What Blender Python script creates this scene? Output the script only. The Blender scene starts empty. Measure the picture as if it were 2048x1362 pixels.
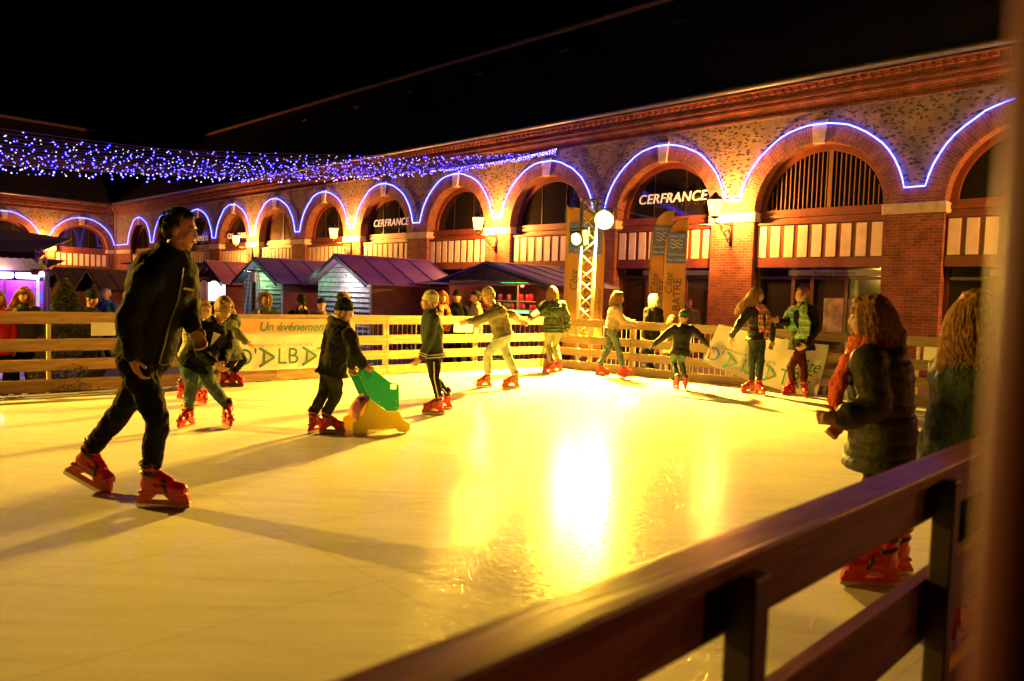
import bpy, bmesh, math, random
from mathutils import Vector, Matrix, Quaternion
from math import sin, cos, pi, radians, sqrt, atan2
random.seed(7)
sc = bpy.context.scene
COL = sc.collection
V = Vector
# ---------------------------------------------------------------- camera
F_PX, PITCH, ROLL, CAM_H = 1514.44, -0.0552, 0.0328, 1.37
_fw = V((0, cos(PITCH), sin(PITCH))); _up = V((0, -sin(PITCH), cos(PITCH))); _rt = V((1, 0, 0))
CR = cos(ROLL) * _rt + sin(ROLL) * _up
CU = -sin(ROLL) * _rt + cos(ROLL) * _up
cam = bpy.data.cameras.new('camera'); camo = bpy.data.objects.new('camera', cam); COL.objects.link(camo)
cam.sensor_width = 36; cam.lens = 36 * F_PX / 2048; cam.clip_start = 0.03; cam.clip_end = 1000
M = Matrix((CR, CU, -_fw)).transposed().to_4x4(); M.translation = V((0, 0, CAM_H))
camo.matrix_world = M
cam.dof.use_dof = True; cam.dof.focus_distance = 10.5; cam.dof.aperture_fstop = 3.2
sc.camera = camo
# ---------------------------------------------------------------- world (night)
w = bpy.data.worlds.new('World'); sc.world = w; w.use_nodes = True
wn = w.node_tree.nodes; bg = wn['Background']
sky = wn.new('ShaderNodeTexSky'); sky.sky_type = 'NISHITA'; sky.sun_disc = False
sky.sun_elevation = radians(-4); sky.sun_rotation = radians(200)
w.node_tree.links.new(sky.outputs[0], bg.inputs[0]); bg.inputs[1].default_value = 0.012
# ---------------------------------------------------------------- exposure / render
sc.view_settings.view_transform = 'Standard'; sc.view_settings.look = 'None'
sc.view_settings.exposure = 0.22; sc.view_settings.gamma = 1.0
sc.render.engine = 'CYCLES'
sc.cycles.use_denoising = True
sc.cycles.max_bounces = 6; sc.cycles.diffuse_bounces = 3; sc.cycles.glossy_bounces = 3
sc.cycles.sample_clamp_indirect = 4.0

def ray(x, y):
    return _fw + CR * ((x - 1024) / F_PX) - CU * ((y - 681) / F_PX)
CAMP = V((0, 0, CAM_H))
def gnd(x, y, z=0.0):
    v = ray(x, y); return CAMP + v * ((z - CAM_H) / v.z)
def at(x, y, d):
    v = ray(x, y); return CAMP + v * (d / v.y)
def onplane(x, y, P0, n):
    v = ray(x, y); return CAMP + v * ((P0 - CAMP).dot(n) / v.dot(n))

# ---------------------------------------------------------------- materials
MATS = {}
def nodes(m): return m.node_tree.nodes, m.node_tree.links
def base_mat(name, col, rough=.6, metal=0., emit=None, es=0., var=0., vscale=8., bump=0., bscale=40., spec=None, alpha=None, sss=0., coat=0., sheen=0.):
    if name in MATS: return MATS[name]
    m = bpy.data.materials.new(name); m.use_nodes = True
    N, L = nodes(m); b = N['Principled BSDF']
    b.inputs['Base Color'].default_value = (*col, 1); b.inputs['Roughness'].default_value = rough
    b.inputs['Metallic'].default_value = metal
    if spec is not None: b.inputs['Specular IOR Level'].default_value = spec
    if coat: b.inputs['Coat Weight'].default_value = coat; b.inputs['Coat Roughness'].default_value = .15
    if sheen: b.inputs['Sheen Weight'].default_value = sheen
    if sss:
        b.inputs['Subsurface Weight'].default_value = sss; b.inputs['Subsurface Radius'].default_value = (.02, .008, .004)
    if emit: b.inputs['Emission Color'].default_value = (*emit, 1); b.inputs['Emission Strength'].default_value = es
    if var or bump:
        tc = N.new('ShaderNodeTexCoord')
    if var:
        n = N.new('ShaderNodeTexNoise'); n.inputs['Scale'].default_value = vscale; n.inputs['Detail'].default_value = 6
        L.new(tc.outputs['Object'], n.inputs['Vector'])
        mr = N.new('ShaderNodeMapRange'); mr.inputs['From Min'].default_value = .3; mr.inputs['From Max'].default_value = .7
        mr.inputs['To Min'].default_value = 1 - var; mr.inputs['To Max'].default_value = 1 + var
        L.new(n.outputs['Fac'], mr.inputs['Value'])
        mx = N.new('ShaderNodeVectorMath'); mx.operation = 'SCALE'; mx.inputs[0].default_value = col
        L.new(mr.outputs[0], mx.inputs['Scale']); L.new(mx.outputs[0], b.inputs['Base Color'])
        r2 = N.new('ShaderNodeMapRange'); r2.inputs['To Min'].default_value = max(.02, rough - .12); r2.inputs['To Max'].default_value = min(1, rough + .12)
        L.new(n.outputs['Fac'], r2.inputs['Value']); L.new(r2.outputs[0], b.inputs['Roughness'])
    if bump:
        n2 = N.new('ShaderNodeTexNoise'); n2.inputs['Scale'].default_value = bscale; n2.inputs['Detail'].default_value = 4
        L.new(tc.outputs['Object'], n2.inputs['Vector'])
        bp = N.new('ShaderNodeBump'); bp.inputs['Strength'].default_value = bump; bp.inputs['Distance'].default_value = .02
        L.new(n2.outputs['Fac'], bp.inputs['Height']); L.new(bp.outputs[0], b.inputs['Normal'])
    MATS[name] = m
    return m
def math_n(N, L, op, a, b=None, c=None):
    n = N.new('ShaderNodeMath'); n.operation = op
    for i, x in enumerate((a, b, c)):
        if x is None: continue
        if isinstance(x, (int, float)): n.inputs[i].default_value = x
        else: L.new(x, n.inputs[i])
    return n.outputs[0]
def ramp(N, L, fac, stops):
    r = N.new('ShaderNodeValToRGB'); L.new(fac, r.inputs[0])
    e = r.color_ramp.elements
    while len(e) < len(stops): e.new(.5)
    for i, (p, c) in enumerate(stops): e[i].position = p; e[i].color = (*c, 1)
    return r.outputs[0]

def mat_brick(name, c1, c2, mortar, polar=False, bw=.22, bh=.072):
    m = bpy.data.materials.new(name); m.use_nodes = True; N, L = nodes(m); b = N['Principled BSDF']
    tc = N.new('ShaderNodeTexCoord'); sx = N.new('ShaderNodeSeparateXYZ'); L.new(tc.outputs['Object'], sx.inputs[0])
    X, Y, Z = sx.outputs
    cx = N.new('ShaderNodeCombineXYZ')
    if polar:
        r = math_n(N, L, 'SQRT', math_n(N, L, 'ADD', math_n(N, L, 'MULTIPLY', X, X), math_n(N, L, 'MULTIPLY', Z, Z)))
        th = math_n(N, L, 'MULTIPLY', math_n(N, L, 'ARCTAN2', Z, X), 1.87)
        L.new(math_n(N, L, 'ADD', r, Y), cx.inputs[0]); L.new(th, cx.inputs[1])
    else:
        L.new(math_n(N, L, 'ADD', X, Y), cx.inputs[0]); L.new(Z, cx.inputs[1])
    br = N.new('ShaderNodeTexBrick'); L.new(cx.outputs[0], br.inputs['Vector'])
    br.inputs['Scale'].default_value = 1; br.inputs['Brick Width'].default_value = bw; br.inputs['Row Height'].default_value = bh
    br.inputs['Mortar Size'].default_value = .0075; br.inputs['Mortar Smooth'].default_value = .3; br.inputs['Bias'].default_value = -.1
    br.inputs['Color1'].default_value = (*c1, 1); br.inputs['Color2'].default_value = (*c2, 1); br.inputs['Mortar'].default_value = (*mortar, 1)
    nz = N.new('ShaderNodeTexNoise'); nz.inputs['Scale'].default_value = 3.1; nz.inputs['Detail'].default_value = 8; L.new(tc.outputs['Object'], nz.inputs['Vector'])
    mr = N.new('ShaderNodeMapRange'); mr.inputs['From Min'].default_value = .3; mr.inputs['From Max'].default_value = .75; mr.inputs['To Min'].default_value = .55; mr.inputs['To Max'].default_value = 1.25
    L.new(nz.outputs['Fac'], mr.inputs['Value'])
    mx = N.new('ShaderNodeVectorMath'); mx.operation = 'SCALE'; L.new(br.outputs['Color'], mx.inputs[0]); L.new(mr.outputs[0], mx.inputs['Scale'])
    L.new(mx.outputs[0], b.inputs['Base Color']); b.inputs['Roughness'].default_value = .85
    bp = N.new('ShaderNodeBump'); bp.inputs['Strength'].default_value = .7; bp.inputs['Distance'].default_value = .012; bp.invert = True
    n3 = N.new('ShaderNodeTexNoise'); n3.inputs['Scale'].default_value = 45; L.new(tc.outputs['Object'], n3.inputs['Vector'])
    L.new(math_n(N, L, 'ADD', br.outputs['Fac'], math_n(N, L, 'MULTIPLY', n3.outputs['Fac'], .35)), bp.inputs['Height']); L.new(bp.outputs[0], b.inputs['Normal'])
    return m
BRICK = mat_brick('brick', (.30, .075, .05), (.16, .04, .032), (.27, .20, .15))
VOUSS = mat_brick('arch_brick', (.30, .10, .06), (.17, .05, .035), (.29, .21, .16), polar=True)

def mat_flint():
    m = bpy.data.materials.new('flint_rubble'); m.use_nodes = True; N, L = nodes(m); b = N['Principled BSDF']
    tc = N.new('ShaderNodeTexCoord'); mp = N.new('ShaderNodeMapping'); mp.inputs['Scale'].default_value = (.85, 1, 1.45); L.new(tc.outputs['Object'], mp.inputs[0])
    nz = N.new('ShaderNodeTexNoise'); nz.inputs['Scale'].default_value = 14; L.new(mp.outputs[0], nz.inputs['Vector'])
    ad = N.new('ShaderNodeMix'); ad.data_type = 'VECTOR'; ad.inputs[0].default_value = .09
    L.new(mp.outputs[0], ad.inputs[4]); L.new(nz.outputs['Color'], ad.inputs[5])
    vo = N.new('ShaderNodeTexVoronoi'); vo.inputs['Scale'].default_value = 9.5; L.new(ad.outputs[1], vo.inputs['Vector'])
    # stone: close to the cell centre; each stone its own tone
    rnd = N.new('ShaderNodeSeparateColor'); L.new(vo.outputs['Color'], rnd.inputs[0])
    thr = math_n(N, L, 'MULTIPLY_ADD', rnd.outputs[0], .20, .27)
    d = math_n(N, L, 'SUBTRACT', vo.outputs['Distance'], thr)
    msk = N.new('ShaderNodeMapRange'); msk.inputs['From Min'].default_value = -.06; msk.inputs['From Max'].default_value = .05; L.new(d, msk.inputs['Value'])
    stone = ramp(N, L, rnd.outputs[1], [(0, (.025, .02, .018)), (.35, (.06, .043, .032)), (.7, (.14, .10, .07)), (1, (.46, .37, .28))])
    n2 = N.new('ShaderNodeTexNoise'); n2.inputs['Scale'].default_value = 2.2; n2.inputs['Detail'].default_value = 9; L.new(tc.outputs['Object'], n2.inputs['Vector'])
    mortar = ramp(N, L, n2.outputs['Fac'], [(.3, (.17, .12, .085)), (.7, (.33, .25, .18))])
    mx = N.new('ShaderNodeMix'); mx.data_type = 'RGBA'; L.new(msk.outputs[0], mx.inputs[0]); L.new(stone, mx.inputs[6]); L.new(mortar, mx.inputs[7])
    L.new(mx.outputs[2], b.inputs['Base Color']); b.inputs['Roughness'].default_value = .8
    bp = N.new('ShaderNodeBump'); bp.inputs['Strength'].default_value = .8; bp.inputs['Distance'].default_value = .03; bp.invert = True
    L.new(msk.outputs[0], bp.inputs['Height']); L.new(bp.outputs[0], b.inputs['Normal'])
    return m
FLINT = mat_flint()
STONE = base_mat('limestone', (.52, .46, .38), .8, var=.25, vscale=5, bump=.5, bscale=25)
TIMBER = base_mat('oxblood_painted_timber', (.16, .04, .024), .5, var=.25, vscale=4, bump=.2, bscale=30)
PANEL = base_mat('cream_panel', (.80, .70, .60), .6, var=.12, vscale=3)
GLASS = base_mat('dark_glass', (.012, .01, .009), .06, spec=.5)
GLASS_ROUGH = base_mat('window_glass', (.02, .016, .013), .08, spec=.7)
SLATE = base_mat('slate_roof', (.05, .045, .045), .75, var=.5, vscale=2.5, bump=.5, bscale=14)
ZINC = base_mat('zinc', (.17, .165, .165), .45, metal=.7, var=.2, vscale=3)
WHITE = base_mat('white_letters', (.8, .78, .74), .5)
WHITE_LIT = base_mat('sign_letters', (.82, .75, .68), .5, emit=(1, .72, .6), es=.22)  # a weak pinkish glow is put into the letters themselves
STEEL = base_mat('steel', (.55, .55, .53), .3, metal=1, var=.2)
ALU = base_mat('aluminium', (.75, .74, .7), .35, metal=.85, var=.1)
BLACK = base_mat('black_plastic', (.012, .012, .012), .4)
IRON = base_mat('black_iron', (.02, .018, .017), .5, metal=.3)
PAPER = base_mat('white_sheet', (.8, .79, .74), .55, var=.04)

def mat_wood(name, ca, cb, rough=.55, scale=1.0, spec=.5):
    m = bpy.data.materials.new(name); m.use_nodes = True; N, L = nodes(m); b = N['Principled BSDF']
    tc = N.new('ShaderNodeTexCoord'); mp = N.new('ShaderNodeMapping'); mp.inputs['Scale'].default_value = (1.2 * scale, 14 * scale, 14 * scale); L.new(tc.outputs['Object'], mp.inputs[0])
    n = N.new('ShaderNodeTexNoise'); n.inputs['Scale'].default_value = 2.2; n.inputs['Detail'].default_value = 9; n.inputs['Distortion'].default_value = .9; L.new(mp.outputs[0], n.inputs['Vector'])
    col = ramp(N, L, n.outputs['Fac'], [(.32, cb), (.62, ca)])
    mp2 = N.new('ShaderNodeMapping'); mp2.inputs['Scale'].default_value = (1, 2.6, 2.6); L.new(tc.outputs['Object'], mp2.inputs[0])
    vo = N.new('ShaderNodeTexVoronoi'); vo.inputs['Scale'].default_value = 3.4; L.new(mp2.outputs[0], vo.inputs['Vector'])
    kn = N.new('ShaderNodeMapRange'); kn.inputs['From Min'].default_value = .05; kn.inputs['From Max'].default_value = .13; kn.inputs['To Min'].default_value = .35; kn.inputs['To Max'].default_value = 1
    L.new(vo.outputs['Distance'], kn.inputs['Value'])
    oi = N.new('ShaderNodeObjectInfo'); hv = math_n(N, L, 'MULTIPLY', math_n(N, L, 'MULTIPLY_ADD', oi.outputs['Random'], .35, .82), kn.outputs[0])
    mx = N.new('ShaderNodeVectorMath'); mx.operation = 'SCALE'; L.new(col, mx.inputs[0]); L.new(hv, mx.inputs['Scale'])
    L.new(mx.outputs[0], b.inputs['Base Color']); b.inputs['Roughness'].default_value = rough; b.inputs['Specular IOR Level'].default_value = spec
    bp = N.new('ShaderNodeBump'); bp.inputs['Strength'].default_value = .25; bp.inputs['Distance'].default_value = .01; L.new(n.outputs['Fac'], bp.inputs['Height']); L.new(bp.outputs[0], b.inputs['Normal'])
    return m
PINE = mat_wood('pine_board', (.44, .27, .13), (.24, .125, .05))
PINE_SHADE = mat_wood('shaded_pine', (.19, .12, .065), (.095, .06, .035))  # darker pine: the shade on the right fence is put into its colour
VARNISH = mat_wood('varnished_board', (.36, .13, .06), (.13, .04, .02), rough=.34, spec=.3)

# ---------------------------------------------------------------- mesh builder
class MB:
    def __init__(s): s.v = []; s.f = []
    def add(s, vs, fs):
        o = len(s.v); s.v += [V(p) for p in vs]; s.f += [tuple(i + o for i in f) for f in fs]; return s
    def box(s, c, size, R=None, taper=1.0):
        c = V(c); hx, hy, hz = size[0] / 2, size[1] / 2, size[2] / 2
        p = []
        for z in (-1, 1):
            t = 1 if z < 0 else taper
            for x, y in ((-1, -1), (1, -1), (1, 1), (-1, 1)): p.append(V((x * hx * t, y * hy * t, z * hz)))
        if R: p = [R @ q for q in p]
        return s.add([c + q for q in p], [(3, 2, 1, 0), (4, 5, 6, 7), (0, 1, 5, 4), (1, 2, 6, 5), (2, 3, 7, 6), (3, 0, 4, 7)])
    def b2(s, x0, x1, y0, y1, z0, z1):
        return s.box(((x0 + x1) / 2, (y0 + y1) / 2, (z0 + z1) / 2), (x1 - x0, y1 - y0, z1 - z0))
    def beam(s, a, b, wd, ht, up=V((0, 0, 1))):
        a = V(a); b = V(b); x = (b - a); ln = x.length; x.normalize(); y = up.cross(x).normalized(); z = x.cross(y)
        return s.box((a + b) / 2, (ln, wd, ht), Matrix((x, y, z)).transposed())
    def tube(s, pts, r, n=8, caps=True, closed=False):
        pts = [V(p) for p in pts]; m = len(pts)
        if not isinstance(r, (list, tuple)): r = [r] * m
        o = len(s.v); ref = None
        for i, p in enumerate(pts):
            if closed: t = pts[(i + 1) % m] - pts[i - 1]
            else: t = pts[min(i + 1, m - 1)] - pts[max(i - 1, 0)]
            if t.length < 1e-9: t = V((0, 0, 1))
            t.normalize()
            if ref is None: ref = V((0, 0, 1)) if abs(t.z) < .9 else V((1, 0, 0))
            a = t.cross(ref).normalized(); bb = a.cross(t).normalized(); ref = bb
            for k in range(n):
                an = 2 * pi * k / n; s.v.append(p + (a * cos(an) + bb * sin(an)) * r[i])
        for i in range(m if closed else m - 1):
            j = (i + 1) % m
            for k in range(n):
                k2 = (k + 1) % n; s.f.append((o + i * n + k, o + i * n + k2, o + j * n + k2, o + j * n + k))
        if caps and not closed:
            s.f.append(tuple(o + k for k in range(n - 1, -1, -1))); s.f.append(tuple(o + (m - 1) * n + k for k in range(n)))
        return s
    def ell(s, c, r, R=None, nu=14, nv=9):
        c = V(c); o = len(s.v)
        if isinstance(r, (int, float)): r = (r, r, r)
        pts = [V((0, 0, -1))]
        for i in range(1, nv):
            ph = -pi / 2 + pi * i / nv
            for k in range(nu):
                th = 2 * pi * k / nu; pts.append(V((cos(ph) * cos(th), cos(ph) * sin(th), sin(ph))))
        pts.append(V((0, 0, 1)))
        for p in pts:
            q = V((p.x * r[0], p.y * r[1], p.z * r[2]))
            if R: q = R @ q
            s.v.append(c + q)
        last = len(pts) - 1
        for k in range(nu):
            k2 = (k + 1) % nu
            s.f.append((o, o + 1 + k2, o + 1 + k)); s.f.append((o + last, o + last - nu + k, o + last - nu + k2))
            for i in range(nv - 2):
                a = o + 1 + i * nu
                s.f.append((a + k, a + k2, a + nu + k2, a + nu + k))
        return s
    def cap(s, a, b, ra, rb, n=12):
        a = V(a); b = V(b); s.tube([a, a.lerp(b, .5), b], [ra, (ra + rb) / 2, rb], n); s.ell(a, ra, nu=n, nv=7); s.ell(b, rb, nu=n, nv=7); return s
    def loft(s, rings, n=18, sq=1.0):
        # rings: (centre, width vector, depth vector)
        o = len(s.v)
        for c, wv, dv in rings:
            for k in range(n):
                a = 2 * pi * k / n; ca, sa = cos(a), sin(a)
                if sq != 1.0:
                    ca = math.copysign(abs(ca) ** sq, ca); sa = math.copysign(abs(sa) ** sq, sa)
                s.v.append(V(c) + wv * ca + dv * sa)
        for i in range(len(rings) - 1):
            for k in range(n):
                k2 = (k + 1) % n; s.f.append((o + i * n + k, o + i * n + k2, o + (i + 1) * n + k2, o + (i + 1) * n + k))
        s.f.append(tuple(o + k for k in range(n - 1, -1, -1))); s.f.append(tuple(o + (len(rings) - 1) * n + k for k in range(n)))
        return s
    def prism(s, poly, d, origin=V((0, 0, 0)), ux=V((1, 0, 0)), uy=V((0, 0, 1)), un=V((0, 1, 0))):
        n = len(poly)
        P = [origin + ux * p[0] + uy * p[1] for p in poly]
        return s.add(P + [p + un * d for p in P], [tuple(range(n)), tuple(range(2 * n - 1, n - 1, -1))] + [(i, n + i, n + (i + 1) % n, (i + 1) % n) for i in range(n)])
    def torus(s, c, R0, r, ax=V((0, 0, 1)), n=20, m=8, sc2=None):
        ax = ax.normalized(); t = V((1, 0, 0)) if abs(ax.x) < .9 else V((0, 1, 0)); a = ax.cross(t).normalized(); b = ax.cross(a)
        return s.tube([V(c) + (a * cos(2 * pi * k / n) + b * sin(2 * pi * k / n)) * R0 for k in range(n)], r, m, closed=True)
    def build(s, name, mat, parent=None, world=True, smooth=False, bevel=0., remesh=0., disp=0., dscale=.1, props=None, soft=0):
        me = bpy.data.meshes.new(name)
        vs = s.v
        if parent is not None and world:
            inv = wm(parent).inverted(); vs = [inv @ p for p in vs]
        me.from_pydata([tuple(p) for p in vs], [], s.f); me.update()
        bm = bmesh.new(); bm.from_mesh(me); bmesh.ops.recalc_face_normals(bm, faces=bm.faces); bm.to_mesh(me); bm.free()
        for mm in (mat if isinstance(mat, (list, tuple)) else [mat]): me.materials.append(mm)
        o = bpy.data.objects.new(name, me); COL.objects.link(o)
        if parent is not None: o.parent = parent
        if smooth or remesh:
            for p in me.polygons: p.use_smooth = True
        if bevel:
            b = o.modifiers.new('b', 'BEVEL'); b.width = bevel; b.segments = 2; b.limit_method = 'ANGLE'; b.angle_limit = radians(40)
        if remesh:
            r = o.modifiers.new('r', 'REMESH'); r.mode = 'VOXEL'; r.voxel_size = remesh; r.use_smooth_shade = True
            sm = o.modifiers.new('s', 'SMOOTH'); sm.iterations = 3 + soft; sm.factor = .6
            if disp:
                key = 'd%g' % dscale
                tx = bpy.data.textures.get(key)
                if not tx:
                    tx = bpy.data.textures.new(key, 'CLOUDS'); tx.noise_scale = dscale; tx.noise_depth = 2
                dm = o.modifiers.new('d', 'DISPLACE'); dm.texture = tx; dm.strength = disp; dm.mid_level = .5; dm.texture_coords = 'LOCAL'
        return o
def wm(o):
    m = o.matrix_basis.copy(); p = o.parent
    while p is not None: m = p.matrix_basis @ m; p = p.parent
    return m
def tag(o, label=None, cat=None, group=None, kind=None):
    if label: o['label'] = label
    if cat: o['category'] = cat
    if group: o['group'] = group
    if kind: o['kind'] = kind
    return o
def thing(name, label, cat, loc=(0, 0, 0), rz=0., group=None):
    o = bpy.data.objects.new(name, None); COL.objects.link(o); o.empty_display_size = .1
    o.matrix_basis = Matrix.Translation(V(loc)) @ Matrix.Rotation(rz, 4, 'Z')
    return tag(o, label, cat, group)
def shared(o, parent, M4, name=None):
    c = o.copy(); COL.objects.link(c); c.parent = parent; c.matrix_basis = M4
    return c
def text(s, size, name='lettering', mat=None, parent=None, M4=None, shear=0., ext=.01, bold=0., align='CENTER', space=1.0, surf=None):
    cu = bpy.data.curves.new(name, 'FONT'); cu.body = s; cu.size = size; cu.align_x = align; cu.align_y = 'CENTER'
    cu.shear = shear; cu.extrude = ext; cu.offset = bold; cu.space_character = space
    o = bpy.data.objects.new(name, cu)
    COL.objects.link(o)
    bpy.context.view_layer.update()
    me = bpy.data.meshes.new_from_object(o); COL.objects.unlink(o); bpy.data.objects.remove(o)
    o = bpy.data.objects.new(name, me); COL.objects.link(o)
    me.materials.clear(); me.materials.append(mat)
    if surf:
        bm = bmesh.new(); bm.from_mesh(me)
        for v in bm.verts: v.co = surf((M4 @ v.co) if M4 else v.co)
        bm.to_mesh(me); bm.free()
    elif M4 is not None: o.matrix_basis = M4
    if parent is not None: o.parent = parent
    return o
def light(name, kind, loc, energy, color, parent=None, **kw):
    l = bpy.data.lights.new(name, kind); l.energy = energy; l.color = color
    for k, v in kw.items(): setattr(l, k, v)
    o = bpy.data.objects.new(name, l); COL.objects.link(o)
    if parent is not None:
        o.parent = parent; loc = wm(parent).inverted() @ V(loc)
    o.location = loc
    return o
# ================================================================ GROUND, ICE
GZ = -0.2
m = bpy.data.materials.new('damp_paving'); m.use_nodes = True; N, L = nodes(m); b = N['Principled BSDF']
tc = N.new('ShaderNodeTexCoord'); br = N.new('ShaderNodeTexBrick'); L.new(tc.outputs['Object'], br.inputs['Vector']); br.inputs['Scale'].default_value = 2.2
br.inputs['Color1'].default_value = (.075, .06, .055, 1); br.inputs['Color2'].default_value = (.11, .085, .075, 1); br.inputs['Mortar'].default_value = (.04, .035, .03, 1)
L.new(br.outputs['Color'], b.inputs['Base Color']); nz = N.new('ShaderNodeTexNoise'); nz.inputs['Scale'].default_value = 1.3; L.new(tc.outputs['Object'], nz.inputs['Vector'])
r2 = N.new('ShaderNodeMapRange'); r2.inputs['To Min'].default_value = .2; r2.inputs['To Max'].default_value = .8; L.new(nz.outputs['Fac'], r2.inputs['Value']); L.new(r2.outputs[0], b.inputs['Roughness'])
PAVING = m
g = MB().add([(-200, -80, GZ), (200, -80, GZ), (200, 300, GZ), (-200, 300, GZ)], [(0, 1, 2, 3)]).build('ground', PAVING); tag(g, kind='structure')

aL, dL, aR, dR = .7541, 14.819, -.713, 16.154
uL = V((cos(aL), sin(aL), 0)); uR = V((cos(aR), sin(aR), 0)); L0 = V((0, dL, 0)); R0 = V((0, dR, 0))
nL = V((-uL.y, uL.x, 0)); nR = V((-uR.y, uR.x, 0))      # both point outward (away from the ice)
def isect(P, u, Q, w):
    d = Q - P; den = u.x * w.y - u.y * w.x; t = (d.x * w.y - d.y * w.x) / den; return P + u * t
CNR = isect(L0, uL, R0, uR)
aN = .7816; uN = V((cos(aN), sin(aN), 0)); nNo = V((-uN.y, uN.x, 0))
N0 = V((0, .765, 0))                     # near fence line, parallel to the far left one
CR_R = isect(N0, uN, R0, uR)             # right corner
A_L = L0 - uL * 12.5; A_N = N0 - uN * 5.0
def mat_ice():
    m = bpy.data.materials.new('skated_ice'); m.use_nodes = True; N, L = nodes(m); b = N['Principled BSDF']
    tc = N.new('ShaderNodeTexCoord'); mp = N.new('ShaderNodeMapping'); mp.inputs['Rotation'].default_value = (0, 0, -aL); L.new(tc.outputs['Object'], mp.inputs[0])
    br = N.new('ShaderNodeTexBrick'); L.new(mp.outputs[0], br.inputs['Vector']); br.inputs['Scale'].default_value = 1; br.offset = 0
    br.inputs['Brick Width'].default_value = 2.0; br.inputs['Row Height'].default_value = 1.0; br.inputs['Mortar Size'].default_value = .007; br.inputs['Mortar Smooth'].default_value = .2
    # curved skate scratches: thin cell borders of warped, stretched cells at several scales
    hs = None
    for k, (sc_, st, rot, wp) in enumerate(((1.6, 6, .3, .5), (2.7, 8, 1.3, .6), (3.9, 7, 2.2, .7), (5.2, 9, .9, .5), (4.4, 8, 2.8, .5))):
        q = N.new('ShaderNodeTexNoise'); q.inputs['Scale'].default_value = .55 + .2 * k; q.inputs['Detail'].default_value = 2; L.new(tc.outputs['Object'], q.inputs['Vector'])
        mxv = N.new('ShaderNodeMix'); mxv.data_type = 'VECTOR'; mxv.inputs[0].default_value = wp; L.new(tc.outputs['Object'], mxv.inputs[4])
        sc3 = N.new('ShaderNodeVectorMath'); sc3.operation = 'SCALE'; L.new(q.outputs['Color'], sc3.inputs[0]); sc3.inputs['Scale'].default_value = 3.2
        ad = N.new('ShaderNodeVectorMath'); ad.operation = 'ADD'; L.new(tc.outputs['Object'], ad.inputs[0]); L.new(sc3.outputs[0], ad.inputs[1])
        m2 = N.new('ShaderNodeMapping'); m2.inputs['Rotation'].default_value = (0, 0, rot); m2.inputs['Scale'].default_value = (1, st, 1); L.new(ad.outputs[0], m2.inputs[0])
        vo = N.new('ShaderNodeTexVoronoi'); vo.feature = 'DISTANCE_TO_EDGE'; vo.inputs['Scale'].default_value = sc_; L.new(m2.outputs[0], vo.inputs['Vector'])
        ln = N.new('ShaderNodeMapRange'); ln.inputs['From Min'].default_value = 0; ln.inputs['From Max'].default_value = .005; ln.inputs['To Min'].default_value = 1; ln.inputs['To Max'].default_value = 0; L.new(vo.outputs['Distance'], ln.inputs['Value'])
        hs = ln.outputs[0] if hs is None else math_n(N, L, 'MAXIMUM', hs, ln.outputs[0])
    nz = N.new('ShaderNodeTexNoise'); nz.inputs['Scale'].default_value = .9; nz.inputs['Detail'].default_value = 8; L.new(tc.outputs['Object'], nz.inputs['Vector'])
    fine = N.new('ShaderNodeTexNoise'); fine.inputs['Scale'].default_value = 26; fine.inputs['Detail'].default_value = 6; L.new(tc.outputs['Object'], fine.inputs['Vector'])
    stk = []
    for rot, sy in ((.5, 9), (1.9, 12), (-.6, 10)):
        mm = N.new('ShaderNodeMapping'); mm.inputs['Rotation'].default_value = (0, 0, rot); mm.inputs['Scale'].default_value = (.5, sy * .5, 1); L.new(tc.outputs['Object'], mm.inputs[0])
        ns = N.new('ShaderNodeTexNoise'); ns.inputs['Scale'].default_value = 2.4; ns.inputs['Detail'].default_value = 7; ns.inputs['Distortion'].default_value = .5; L.new(mm.outputs[0], ns.inputs['Vector']); stk.append(ns.outputs['Fac'])
    streak = math_n(N, L, 'DIVIDE', math_n(N, L, 'ADD', math_n(N, L, 'ADD', stk[0], stk[1]), stk[2]), 3.0)
    base = ramp(N, L, math_n(N, L, 'MULTIPLY_ADD', nz.outputs['Fac'], .35, math_n(N, L, 'MULTIPLY', streak, .65)), [(.38, (.60, .59, .57)), (.5, (.72, .71, .69)), (.62, (.80, .79, .77))])
    mx = N.new('ShaderNodeMix'); mx.data_type = 'RGBA'; L.new(math_n(N, L, 'MULTIPLY', hs, .4), mx.inputs[0]); L.new(base, mx.inputs[6]); mx.inputs[7].default_value = (.86, .85, .83, 1)
    mj = N.new('ShaderNodeMix'); mj.data_type = 'RGBA'; L.new(math_n(N, L, 'MULTIPLY', br.outputs['Fac'], .28), mj.inputs[0]); L.new(mx.outputs[2], mj.inputs[6]); mj.inputs[7].default_value = (.4, .38, .34, 1)
    L.new(mj.outputs[2], b.inputs['Base Color'])
    rr = N.new('ShaderNodeMapRange'); rr.inputs['From Min'].default_value = .3; rr.inputs['From Max'].default_value = .7; rr.inputs['To Min'].default_value = .16; rr.inputs['To Max'].default_value = .29; L.new(fine.outputs['Fac'], rr.inputs['Value'])
    L.new(rr.outputs[0], b.inputs['Roughness']); b.inputs['Specular IOR Level'].default_value = .05
    bp = N.new('ShaderNodeBump'); bp.inputs['Strength'].default_value = .3; bp.inputs['Distance'].default_value = .003
    L.new(math_n(N, L, 'ADD', hs, math_n(N, L, 'MULTIPLY', fine.outputs['Fac'], 1.3)), bp.inputs['Height']); L.new(bp.outputs[0], b.inputs['Normal'])
    return m
ICE = mat_ice()
o_ = .06
poly = [A_L, CNR, CR_R, A_N]
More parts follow.
